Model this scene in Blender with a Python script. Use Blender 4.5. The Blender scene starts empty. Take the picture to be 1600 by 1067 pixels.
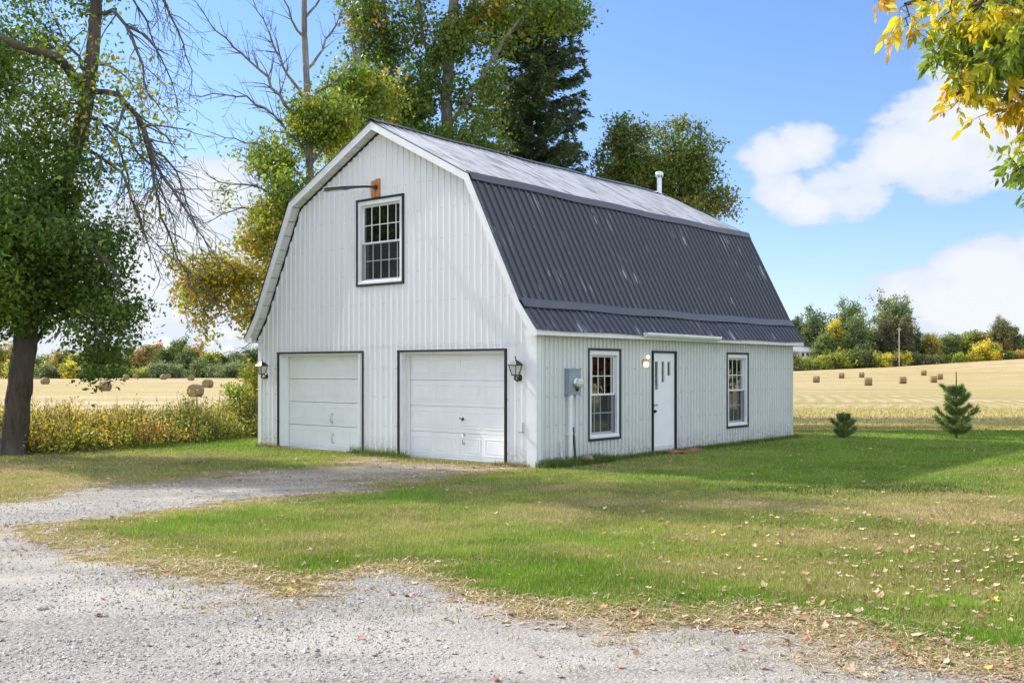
import bpy, math, random
import numpy as np
from mathutils import Vector, Matrix
rd = math.radians
random.seed(7); rng = np.random.default_rng(7)
scene = bpy.context.scene
col = scene.collection

# ------------------------------------------------------------------ camera
CAM_H, FOC, HZ = 1.75, 1595.0, 577.0
cam = bpy.data.cameras.new('camera'); camo = bpy.data.objects.new('camera', cam); col.objects.link(camo)
cam.sensor_width = 36.0; cam.lens = 36.0*FOC/1600; cam.shift_y = (HZ-533.5)/1600
cam.clip_start = 0.1; cam.clip_end = 20000
camo.location = (0, 0, CAM_H); camo.rotation_euler = (rd(90), 0, 0)
scene.camera = camo

# ------------------------------------------------------------------ light
SUN_EL = rd(37); SUN_AZ = math.atan2(-0.845, 0.535)        # azimuth measured from +Y towards +X
S = Vector((math.sin(SUN_AZ)*math.cos(SUN_EL), math.cos(SUN_AZ)*math.cos(SUN_EL), math.sin(SUN_EL)))
sun = bpy.data.lights.new('sun', 'SUN'); sun.energy = 3.15; sun.angle = rd(0.55); sun.color = (1.0, 0.93, 0.82)
suno = bpy.data.objects.new('sun', sun); col.objects.link(suno)
suno.rotation_euler = S.to_track_quat('Z', 'Y').to_euler()
scene.view_settings.view_transform = 'Standard'; scene.view_settings.look = 'None'
scene.view_settings.exposure = 1.2; scene.view_settings.gamma = 1.0

def build_world():
    w = bpy.data.worlds.new('World'); scene.world = w; w.use_nodes = True
    nt = w.node_tree; nt.nodes.clear(); N = nt.nodes.new; L = nt.links.new
    def math_(op, a, b=None, c=None, clamp=False):
        n = N('ShaderNodeMath'); n.operation = op; n.use_clamp = clamp
        for i, v in enumerate((a, b, c)):
            if v is None: continue
            if isinstance(v, (int, float)): n.inputs[i].default_value = v
            else: L(v, n.inputs[i])
        return n.outputs[0]
    sky = N('ShaderNodeTexSky'); sky.sky_type = 'NISHITA'; sky.sun_disc = False
    sky.sun_elevation = SUN_EL; sky.sun_rotation = SUN_AZ % (2*math.pi)
    sky.air_density = 1.0; sky.dust_density = 0.3; sky.ozone_density = 1.6
    tint = N('ShaderNodeMixRGB'); tint.blend_type = 'MULTIPLY'; tint.inputs[0].default_value = 1
    tint.inputs[2].default_value = (1.0, 1.0, 1.12, 1); L(sky.outputs[0], tint.inputs[1])
    bg = N('ShaderNodeBackground'); bg.inputs[1].default_value = 0.086; L(tint.outputs[0], bg.inputs[0])
    tc = N('ShaderNodeTexCoord'); sx = N('ShaderNodeSeparateXYZ'); L(tc.outputs['Generated'], sx.inputs[0])
    er = N('ShaderNodeValToRGB'); L(sx.outputs[2], er.inputs[0]); e = er.color_ramp.elements
    e[0].position = 0; e[0].color = (.74, .77, 1.0, 1); e[1].position = .45; e[1].color = (.70, .88, 1.10, 1); L(er.outputs[0], tint.inputs[2])
    az = math_('ARCTAN2', sx.outputs[0], sx.outputs[1]); el = math_('ARCSINE', sx.outputs[2])
    blobs = [(1195,245,60,38,1),(1255,225,65,38,1),(1215,290,40,40,.9),(1255,325,60,30,1),(1320,300,75,50,1),
             (1405,240,80,50,.9),(1470,225,110,95,1.1),(1480,130,60,60,.8),(1560,200,90,90,1.1),(1440,460,90,60,.9),
             (1540,450,120,70,1.2),(1650,470,160,120,1.2),(1480,530,190,55,.7),(1590,520,130,70,.8),
             (330,300,90,60,1.1),(290,400,150,110,1.1),(120,430,190,150,1.0),(350,500,170,90,.75),(-80,400,260,220,.9),(60,180,120,120,.7)]
    tot = None
    for px, py, rx, ry, wt in blobs:
        a = math.atan((px-800)/FOC); e = math.atan((HZ-py)/FOC*math.cos(a))
        dx = math_('MULTIPLY', math_('SUBTRACT', az, a), FOC/rx/1.15); dy = math_('MULTIPLY', math_('SUBTRACT', el, e), FOC/ry/1.15)
        d = math_('ADD', math_('MULTIPLY', dx, dx), math_('MULTIPLY', dy, dy))
        v = math_('MULTIPLY', math_('MAXIMUM', math_('SUBTRACT', 1.0, d), 0.0), wt)
        tot = v if tot is None else math_('MAXIMUM', math_('ADD', tot, math_('MULTIPLY', v, 0.35)), v)
    # unseen clouds outside the frame, added as neutral fill light
    cv = N('ShaderNodeCombineXYZ'); L(az, cv.inputs[0]); L(math_('MULTIPLY', el, 1.7), cv.inputs[1])
    n1 = N('ShaderNodeTexNoise'); n1.inputs['Scale'].default_value = 20; n1.inputs['Detail'].default_value = 9; n1.inputs['Roughness'].default_value = .58
    L(cv.outputs[0], n1.inputs['Vector'])
    n2 = N('ShaderNodeTexNoise'); n2.inputs['Scale'].default_value = 3.2; n2.inputs['Detail'].default_value = 3; L(cv.outputs[0], n2.inputs['Vector'])
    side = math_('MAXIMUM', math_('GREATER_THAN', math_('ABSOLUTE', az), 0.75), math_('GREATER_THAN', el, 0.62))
    fill_cloud = math_('MULTIPLY', math_('MULTIPLY', math_('SUBTRACT', n2.outputs[0], 0.40), 6.0, clamp=True), side)
    tot = math_('MAXIMUM', tot, fill_cloud)
    s = math_('ADD', tot, math_('MULTIPLY', math_('SUBTRACT', n1.outputs[0], 0.5), 1.9))
    mr = N('ShaderNodeMapRange'); mr.interpolation_type = 'SMOOTHSTEP'
    mr.inputs[1].default_value = 0.26; mr.inputs[2].default_value = 0.74; mr.inputs[3].default_value = 0; mr.inputs[4].default_value = 0.96
    L(s, mr.inputs[0])
    # no cloud without a body of cloud around it
    body = math_('MULTIPLY', tot, 4.0, clamp=True)
    dens = math_('MULTIPLY', mr.outputs[0], body)
    cr = N('ShaderNodeMixRGB'); cr.inputs[1].default_value = (0.70, 0.79, 0.98, 1); cr.inputs[2].default_value = (0.90, 0.93, 1.0, 1)
    L(math_('MULTIPLY', math_('SUBTRACT', s, 0.45), 1.3, clamp=True), cr.inputs[0])
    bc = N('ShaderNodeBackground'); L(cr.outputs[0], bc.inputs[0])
    # out-of-frame cloud is made brighter than the visible cloud to strengthen the fill
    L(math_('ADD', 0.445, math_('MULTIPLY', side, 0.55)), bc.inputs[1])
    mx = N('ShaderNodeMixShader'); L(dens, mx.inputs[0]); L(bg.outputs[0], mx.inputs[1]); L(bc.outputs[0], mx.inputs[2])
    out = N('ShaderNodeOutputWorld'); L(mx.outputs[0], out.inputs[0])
build_world()

# ------------------------------------------------------------------ helpers
def P(px, py, d):
    return np.array([(px-800)/FOC*d, d, CAM_H-(py-HZ)/FOC*d])
def G(px, py, z=0.0):
    d = FOC*(CAM_H-z)/(py-HZ); return ((px-800)/FOC*d, d)
def tag(o, label=None, cat=None, group=None, kind=None):
    if label: o['label'] = label
    if cat: o['category'] = cat
    if group: o['group'] = group
    if kind: o['kind'] = kind
    return o
def empty(name, loc=(0,0,0), rz=0.0, **k):
    o = bpy.data.objects.new(name, None); col.objects.link(o); o.location = loc; o.rotation_euler = (0,0,rz)
    o.empty_display_size = 0.2
    return tag(o, **k)
def link(name, me, parent=None):
    o = bpy.data.objects.new(name, me); col.objects.link(o)
    if parent: o.parent = parent
    return o
def np_mesh(name, V, Fc, mats, parent=None, fcol=None, midx=None, smooth=False, vattr=None):
    """V (n,3), Fc (m,k) all faces with k corners"""
    me = bpy.data.meshes.new(name); V = np.asarray(V, np.float32); Fc = np.asarray(Fc, np.int32)
    m, k = Fc.shape
    me.vertices.add(len(V)); me.vertices.foreach_set('co', V.ravel())
    me.loops.add(m*k); me.loops.foreach_set('vertex_index', Fc.ravel())
    me.polygons.add(m); me.polygons.foreach_set('loop_start', np.arange(0, m*k, k, dtype=np.int32))
    me.update(calc_edges=True)
    for mt in (mats if isinstance(mats, (list, tuple)) else [mats]): me.materials.append(mt)
    if midx is not None: me.polygons.foreach_set('material_index', np.asarray(midx, np.int32))
    me.polygons.foreach_set('use_smooth', np.full(m, smooth, bool))
    if fcol is not None:
        a = me.attributes.new('col', 'FLOAT_COLOR', 'FACE' if len(fcol) == m else 'POINT')
        c = np.ones((len(fcol), 4), np.float32); c[:, :3] = fcol; a.data.foreach_set('color', c.ravel())
    if vattr:
        for nme, arr in vattr.items():
            a = me.attributes.new(nme, 'FLOAT', 'POINT'); a.data.foreach_set('value', np.asarray(arr, np.float32))
    me.update()
    return link(name, me, parent)
class MB:
    def __init__(s): s.v = []; s.f = []; s.m = []; s.sm = []
    def add(s, vs, fs, mi=0, sm=False):
        b = len(s.v); s.v += [tuple(map(float, v)) for v in vs]; s.f += [tuple(b+i for i in f) for f in fs]
        s.m += [mi]*len(fs); s.sm += [sm]*len(fs)
    def box(s, x0, x1, y0, y1, z0, z1, mi=0):
        s.add([(x0,y0,z0),(x1,y0,z0),(x1,y1,z0),(x0,y1,z0),(x0,y0,z1),(x1,y0,z1),(x1,y1,z1),(x0,y1,z1)],
              [(0,3,2,1),(4,5,6,7),(0,1,5,4),(1,2,6,5),(2,3,7,6),(3,0,4,7)], mi)
    def tube(s, pts, rs, n=10, mi=0, cap=True, sm=True):
        pts = [Vector(p) for p in pts]; rs = rs if hasattr(rs, '__len__') else [rs]*len(pts)
        vs = []; fs = []; ref = None
        for i, p in enumerate(pts):
            d = (pts[min(i+1, len(pts)-1)]-pts[max(i-1, 0)]).normalized()
            if ref is None: ref = d.orthogonal().normalized()
            a = (ref-d*ref.dot(d)); a = a.normalized() if a.length > 1e-5 else d.orthogonal().normalized(); ref = a; b = d.cross(a)
            for k in range(n):
                t = 2*math.pi*k/n; vs.append(p+(a*math.cos(t)+b*math.sin(t))*rs[i])
        for i in range(len(pts)-1):
            for k in range(n):
                fs.append((i*n+k, i*n+(k+1)%n, (i+1)*n+(k+1)%n, (i+1)*n+k))
        s.add(vs, fs, mi, sm)
        if cap:
            s.add(vs[:n], [tuple(reversed(range(n)))], mi); s.add(vs[-n:], [tuple(range(n))], mi)
    def lathe(s, c, axis, prof, n=20, mi=0):
        c = Vector(c); ax = Vector(axis).normalized()
        s.tube([c+ax*t for t, r in prof], [max(r, 1e-4) for t, r in prof], n, mi)
    def build(s, name, mats, parent=None, bevel=0):
        me = bpy.data.meshes.new(name); me.from_pydata(s.v, [], s.f); me.update()
        for mt in (mats if isinstance(mats, (list, tuple)) else [mats]): me.materials.append(mt)
        me.polygons.foreach_set('material_index', s.m); me.polygons.foreach_set('use_smooth', s.sm)
        o = link(name, me, parent)
        if bevel:
            b = o.modifiers.new('bevel', 'BEVEL'); b.width = bevel; b.segments = 2; b.limit_method = 'ANGLE'; b.angle_limit = rd(40)
        return o
# value noise in numpy
def _h(ix, iy, seed):
    n = (ix.astype(np.int64)*374761393 + iy.astype(np.int64)*668265263 + seed*1442695041) & 0xffffffff
    n = ((n ^ (n >> 13))*1274126177) & 0xffffffff
    return ((n ^ (n >> 16)) & 0xffff)/65535.0
def vnoise(x, y, seed=0):
    x = np.asarray(x, float); y = np.asarray(y, float)
    ix = np.floor(x); iy = np.floor(y); fx = x-ix; fy = y-iy
    fx = fx*fx*(3-2*fx); fy = fy*fy*(3-2*fy)
    a = _h(ix, iy, seed); b = _h(ix+1, iy, seed); c = _h(ix, iy+1, seed); d = _h(ix+1, iy+1, seed)
    return (a*(1-fx)+b*fx)*(1-fy)+(c*(1-fx)+d*fx)*fy
def fbm(x, y, seed=0, o=4):
    t = 0; a = .5; s = 0
    for i in range(o):
        t = t+a*vnoise(np.asarray(x)*2**i, np.asarray(y)*2**i, seed+i*17); s += a; a *= .5
    return t/s
def sm(x, a, b):
    t = np.clip((np.asarray(x, float)-a)/(b-a), 0, 1); return t*t*(3-2*t)
def lerp(a, b, t):
    return a+(b-a)*t

# ------------------------------------------------------------------ materials
def newmat(name):
    m = bpy.data.materials.new(name); m.use_nodes = True; nt = m.node_tree; nt.nodes.clear()
    out = nt.nodes.new('ShaderNodeOutputMaterial'); b = nt.nodes.new('ShaderNodeBsdfPrincipled'); nt.links.new(b.outputs[0], out.inputs[0])
    return m, nt, b, out
def noise_node(nt, scale, detail=5, rough=.6, vec=None, mapping=None):
    n = nt.nodes.new('ShaderNodeTexNoise'); n.inputs['Scale'].default_value = scale; n.inputs['Detail'].default_value = detail; n.inputs['Roughness'].default_value = rough
    if vec is None:
        tc = nt.nodes.new('ShaderNodeTexCoord'); vec = tc.outputs['Object']
    if mapping:
        mp = nt.nodes.new('ShaderNodeMapping'); mp.inputs['Scale'].default_value = mapping[0]; mp.inputs['Rotation'].default_value = mapping[1] if len(mapping) > 1 else (0,0,0)
        nt.links.new(vec, mp.inputs[0]); vec = mp.outputs[0]
    nt.links.new(vec, n.inputs['Vector']); return n
def ramp(nt, fac, stops):
    r = nt.nodes.new('ShaderNodeValToRGB'); e = r.color_ramp.elements
    while len(e) < len(stops): e.new(0.5)
    for i, (p, c) in enumerate(stops):
        e[i].position = p; e[i].color = (*(c if hasattr(c, '__len__') else (c, c, c)), 1)
    nt.links.new(fac, r.inputs[0]); return r.outputs[0]
def mixc(nt, fac, a, b, mode='MIX'):
    m = nt.nodes.new('ShaderNodeMixRGB'); m.blend_type = mode
    for i, v in enumerate((fac, a, b)):
        if isinstance(v, (int, float)): m.inputs[i].default_value = v if i == 0 else (v, v, v, 1)
        elif isinstance(v, tuple): m.inputs[i].default_value = (*v, 1)
        else: nt.links.new(v, m.inputs[i])
    return m.outputs[0]
def bump(nt, b, h, strength=.3, dist=.01):
    n = nt.nodes.new('ShaderNodeBump'); n.inputs['Strength'].default_value = strength; n.inputs['Distance'].default_value = dist
    nt.links.new(h, n.inputs['Height']); nt.links.new(n.outputs[0], b.inputs['Normal'])
def simple(name, c, rough=.55, metal=0, var=.18, scale=9, bmp=0, bscale=60, spec=.5):
    m, nt, b, out = newmat(name)
    n = noise_node(nt, scale)
    c2 = tuple(max(0, v*(1-var)) for v in c); c1 = tuple(min(1, v*(1+var*.6)) for v in c)
    nt.links.new(ramp(nt, n.outputs[0], [(.3, c2), (.7, c1)]), b.inputs['Base Color'])
    b.inputs['Roughness'].default_value = rough; b.inputs['Metallic'].default_value = metal; b.inputs['Specular IOR Level'].default_value = spec
    if bmp: bump(nt, b, noise_node(nt, bscale).outputs[0], bmp)
    return m
def painted_steel(name, base, dirt, rough=.42, tint2=None):
    m, nt, b, out = newmat(name)
    st = noise_node(nt, 1.0, 6, .65, mapping=((9, 9, .55),))
    big = noise_node(nt, .8, 3, .5)
    c = mixc(nt, ramp(nt, st.outputs[0], [(.45, 0), (.75, .5)]), base, dirt)
    if tint2: c = mixc(nt, ramp(nt, big.outputs[0], [(.35, 0), (.65, .8)]), c, tint2)
    # grime thickening at the foot of the sheet
    sx = nt.nodes.new('ShaderNodeSeparateXYZ'); tc = nt.nodes.new('ShaderNodeTexCoord'); nt.links.new(tc.outputs['Object'], sx.inputs[0])
    mr = nt.nodes.new('ShaderNodeMapRange'); mr.inputs[1].default_value = .45; mr.inputs[2].default_value = 0.02; mr.inputs[3].default_value = 0; mr.inputs[4].default_value = 1
    nt.links.new(sx.outputs[2], mr.inputs[0])
    g = noise_node(nt, 14, 5, .7)
    mul = nt.nodes.new('ShaderNodeMath'); mul.operation = 'MULTIPLY'; nt.links.new(mr.outputs[0], mul.inputs[0]); nt.links.new(ramp(nt, g.outputs[0], [(.42, 0), (.62, .8)]), mul.inputs[1])
    c = mixc(nt, mul.outputs[0], c, (.30, .28, .2))
    nt.links.new(c, b.inputs['Base Color']); b.inputs['Roughness'].default_value = rough
    bump(nt, b, noise_node(nt, 3.5, 3).outputs[0], .25, .01)
    return m
M = {}
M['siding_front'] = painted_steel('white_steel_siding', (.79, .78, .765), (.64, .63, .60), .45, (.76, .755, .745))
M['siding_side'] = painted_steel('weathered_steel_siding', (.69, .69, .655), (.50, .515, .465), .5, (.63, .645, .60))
M['white'] = simple('white_trim_paint', (.76, .76, .75), .45, var=.08, scale=4)
M['soffit'] = simple('soffit_boards', (.66, .66, .65), .6, var=.15, scale=6)
M['door'] = simple('white_door_paint', (.83, .83, .81), .4, var=.05, scale=3)
M['black'] = simple('black_trim', (.010, .010, .011), .5, var=.3)
M['blackmetal'] = simple('black_lantern_metal', (.015, .015, .017), .38, var=.3)
M['steel'] = simple('galvanised_pipe', (.62, .63, .64), .32, 1, var=.2, scale=12)
M['brass'] = simple('brass', (.6, .42, .18), .3, 1)
M['grey'] = simple('meter_box_grey', (.26, .31, .35), .45, var=.1, spec=.5)
M['wood'] = simple('cedar_block', (.50, .20, .055), .7, var=.4, scale=25, bmp=.3)
M['board'] = simple('reddish_board', (.30, .12, .07), .8, var=.5, scale=12, bmp=.3)
M['stone'] = simple('field_stone', (.33, .24, .19), .85, var=.4, scale=14, bmp=.6)
M['greystone'] = simple('grey_stone', (.38, .36, .32), .85, var=.3, scale=20, bmp=.6)
M['concrete'] = simple('concrete', (.34, .33, .31), .9, var=.25, scale=8, bmp=.4)
M['dark'] = simple('dark_interior', (.16, .15, .14), .9)
M['screen'] = simple('insect_screen', (.08, .08, .085), .8)
M['rubber'] = simple('black_hose', (.012, .012, .012), .45)
M['frosted'] = simple('frosted_lantern_glass', (.62, .60, .50), .25, var=.1)
def lamp_mat():
    m, nt, b, out = newmat('lit_glass_globe'); b.inputs['Base Color'].default_value = (.9, .85, .7, 1)
    b.inputs['Emission Color'].default_value = (1, .86, .6, 1); b.inputs['Emission Strength'].default_value = .55
    b.inputs['Roughness'].default_value = .2; return m
M['globe'] = lamp_mat()
def glass_mat():
    m, nt, b, out = newmat('window_glass'); nt.nodes.remove(b)
    t = nt.nodes.new('ShaderNodeBsdfTransparent'); t.inputs[0].default_value = (.62, .64, .63, 1)
    g = nt.nodes.new('ShaderNodeBsdfGlossy'); g.inputs['Roughness'].default_value = .02
    lw = nt.nodes.new('ShaderNodeFresnel'); lw.inputs['IOR'].default_value = 1.9
    bp = nt.nodes.new('ShaderNodeBump'); bp.inputs['Strength'].default_value = .08; bp.inputs['Distance'].default_value = .02
    nt.links.new(noise_node(nt, 1.6, 2).outputs[0], bp.inputs['Height']); nt.links.new(bp.outputs[0], g.inputs['Normal'])
    ad = nt.nodes.new('ShaderNodeMath'); ad.operation = 'MULTIPLY_ADD'; ad.inputs[1].default_value = 1.3; ad.inputs[2].default_value = .12; ad.use_clamp = True
    nt.links.new(lw.outputs[0], ad.inputs[0])
    mx = nt.nodes.new('ShaderNodeMixShader'); nt.links.new(ad.outputs[0], mx.inputs[0]); nt.links.new(t.outputs[0], mx.inputs[1]); nt.links.new(g.outputs[0], mx.inputs[2])
    nt.links.new(mx.outputs[0], out.inputs[0]); return m
M['glass'] = glass_mat()
def roof_mat(name, base, streak, lo, hi, rough, amt=1.0):
    # charcoal paint; pale scratches and wear run down the slope (u attribute = along eave, v = down slope)
    m, nt, b, out = newmat(name)
    au = nt.nodes.new('ShaderNodeAttribute'); au.attribute_name = 'ru'
    av = nt.nodes.new('ShaderNodeAttribute'); av.attribute_name = 'rv'
    cb = nt.nodes.new('ShaderNodeCombineXYZ'); nt.links.new(au.outputs['Fac'], cb.inputs[0]); nt.links.new(av.outputs['Fac'], cb.inputs[1])
    a = noise_node(nt, 1, 4, .6, cb.outputs[0], ((38, 1.2, 1),))
    bg = noise_node(nt, 1, 3, .5, cb.outputs[0], ((.9, .7, 1),))
    ad = nt.nodes.new('ShaderNodeMath'); ad.operation = 'MULTIPLY_ADD'; ad.inputs[1].default_value = .35; nt.links.new(bg.outputs[0], ad.inputs[0]); nt.links.new(a.outputs[0], ad.inputs[2])
    f = ramp(nt, ad.outputs[0], [(lo, 0), (hi, amt)])
    v2 = noise_node(nt, 1, 4, .6, cb.outputs[0], ((3, .6, 1),))
    c0 = mixc(nt, v2.outputs[0], tuple(x*.75 for x in base), tuple(x*1.35 for x in base))
    nt.links.new(mixc(nt, f, c0, streak), b.inputs['Base Color'])
    b.inputs['Roughness'].default_value = rough
    bump(nt, b, bg.outputs[0], .2, .01)
    return m
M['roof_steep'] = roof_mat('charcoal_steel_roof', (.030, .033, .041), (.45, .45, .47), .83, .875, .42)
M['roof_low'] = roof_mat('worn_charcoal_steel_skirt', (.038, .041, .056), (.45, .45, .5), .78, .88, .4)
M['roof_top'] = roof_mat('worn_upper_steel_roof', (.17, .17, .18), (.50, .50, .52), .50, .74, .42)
M['flash'] = simple('charcoal_flashing', (.05, .054, .066), .4, var=.2, scale=3)
def leaf_mat(name, trans=.42, rough=.5):
    m, nt, b, out = newmat(name)
    a = nt.nodes.new('ShaderNodeAttribute'); a.attribute_name = 'col'
    nt.links.new(a.outputs['Color'], b.inputs['Base Color']); b.inputs['Roughness'].default_value = rough; b.inputs['Specular IOR Level'].default_value = .35
    t = nt.nodes.new('ShaderNodeBsdfTranslucent'); nt.links.new(mixc(nt, 1.0, a.outputs['Color'], (1.25, 1.2, .7), 'MULTIPLY'), t.inputs[0])
    mx = nt.nodes.new('ShaderNodeMixShader'); mx.inputs[0].default_value = trans
    nt.links.new(b.outputs[0], mx.inputs[1]); nt.links.new(t.outputs[0], mx.inputs[2]); nt.links.new(mx.outputs[0], out.inputs[0])
    return m
M['leaf'] = leaf_mat('leaves'); M['grass'] = leaf_mat('grass_blades', .3, .6); M['litter'] = leaf_mat('dry_leaves', .12, .8)
M['needle'] = leaf_mat('needles', .08, .55)
def bark_mat(name, c, s=9, st=.8):
    m, nt, b, out = newmat(name)
    n = noise_node(nt, s, 7, .7, mapping=((1, 1, .22),)); n2 = noise_node(nt, 1.2, 3)
    c0 = ramp(nt, n.outputs[0], [(.33, tuple(x*.35 for x in c)), (.52, c), (.75, tuple(min(1, x*1.7) for x in c))])
    c0 = mixc(nt, ramp(nt, n2.outputs[0], [(.45, 0), (.7, .35)]), c0, (.16, .17, .12))
    nt.links.new(c0, b.inputs['Base Color']); b.inputs['Roughness'].default_value = .9; bump(nt, b, n.outputs[0], st, .06); return m
M['bark'] = bark_mat('brown_bark', (.075, .055, .04)); M['bark_grey'] = bark_mat('grey_bark', (.20, .18, .155), 6)
M['twig'] = simple('bare_twigs', (.115, .10, .088), .9, var=.3, scale=2)
M['bark_far'] = simple('far_bark', (.12, .10, .08), .9)

# ------------------------------------------------------------------ terrain
def gz(x, y):
    x = np.asarray(x, float); y = np.asarray(y, float)
    a = sm(y, 31, 85); far = sm(y, 215, 345)
    dip = -(1.08+.27*sm(-x, 0, 40))
    tgt = np.interp(x, [-2000, -400, -175, -85, 96, 130, 175, 300, 2000], [-.8, -.9, -.85, -.6, 1.1, 2.6, 5.4, 9, 14])
    return dip*a*(1-far)+tgt*far
def gzf(x, y): return float(gz(x, y))
# driveway outline (ground plane, metres), read off the photo
up = [G(*p) for p in [(0,783),(100,766),(200,753),(330,742),(430,733),(520,724),(575,711)]]
lo = [G(*p) for p in [(800,731),(745,738),(690,747),(620,757),(540,770),(450,782),(330,793),(250,803),(150,812),(72,826),
      (110,850),(180,860),(250,878),(310,893),(350,905),(425,915),(480,935),(535,908),(615,897),(670,912),(740,932),(830,946),(900,962),(1000,985),(1100,992),(1200,1012),(1300,1027),(1400,1043),(1500,1062),(1600,1090)]]
poly = np.array([(-40, 9.5), (-14, 12.6)]+up+lo+[(9, 4.2), (40, 2.5), (40, -30), (-40, -30)])
def sdf(x, y, pl=poly):
    """signed distance, negative inside"""
    x = np.asarray(x, float); y = np.asarray(y, float); d = np.full(x.shape, 1e9); ins = np.zeros(x.shape, bool)
    n = len(pl)
    for i in range(n):
        ax, ay = pl[i]; bx, by = pl[(i+1) % n]; ex, ey = bx-ax, by-ay
        t = np.clip(((x-ax)*ex+(y-ay)*ey)/(ex*ex+ey*ey), 0, 1)
        d = np.minimum(d, np.hypot(x-ax-t*ex, y-ay-t*ey))
        c = ((ay > y) != (by > y)); xx = ax+(y-ay)/(by-ay if by != ay else 1e-9)*ex
        ins ^= c & (x < xx)
    return np.where(ins, -d, d)
def drive_d(x, y):
    n = (fbm(x*.9, y*1.5, 3, 4)-.5)*2.1+(fbm(x*4, y*6, 9, 3)-.5)*1.1
    d = sdf(x, y)+n*(.55+.35*sm(y, 12, 16))+.16*sm(y, 9, 11)-.30*sm(x, .3, 2)*(1-sm(y, 7.5, 9))
    # a grassy, leaf-strewn strip between the two wheel tracks up to the garage
    mid = np.exp(-((y-(15.9+.22*(x+3.2)))/.28)**2)*sm(x, -6.0, -3.2)*.85
    near = sm(y, 17.2, 18.6)*.35
    return d+mid+near
def ground_color(x, y, gd):
    """colour of the sward: lush to dry; gd = distance outside gravel"""
    dry = np.clip(fbm(x*.33, y*.5, 21, 4)*1.5-.58+(fbm(x*1.6, y*2.1, 22, 3)-.5)*.9, 0, 1)
    dry = np.maximum(dry, (1-sm(gd, .0, .75))*.95)
    dry = dry*(1-.75*sm(x-(.6*y-9.0), 0, 3)*sm(y, 16, 19))
    # worn olive band across the front lawn
    dry = np.clip(dry+.45*np.exp(-((y-(13.2-.05*x))/2.2)**2)*sm(x, -1, 2), 0, 1)
    dry = np.clip(dry+.55*sm(-x, 3.0, 6.5)*sm(y, 13, 16)*(1-sm(y, 20.5, 23)), 0, 1)
    lush = np.array([.135, .235, .022]); mid_ = np.array([.22, .245, .055]); st = np.array([.38, .30, .15])
    t = np.clip(dry, 0, 1)[:, None]
    c = np.where(t < .5, lerp(lush, mid_, t*2), lerp(mid_, st, t*2-1))
    return c*(.45+.6*fbm(x*2.4, y*3.4, 5, 3)+.5*fbm(x*.5, y*.9, 6, 3))[:, None], dry

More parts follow.
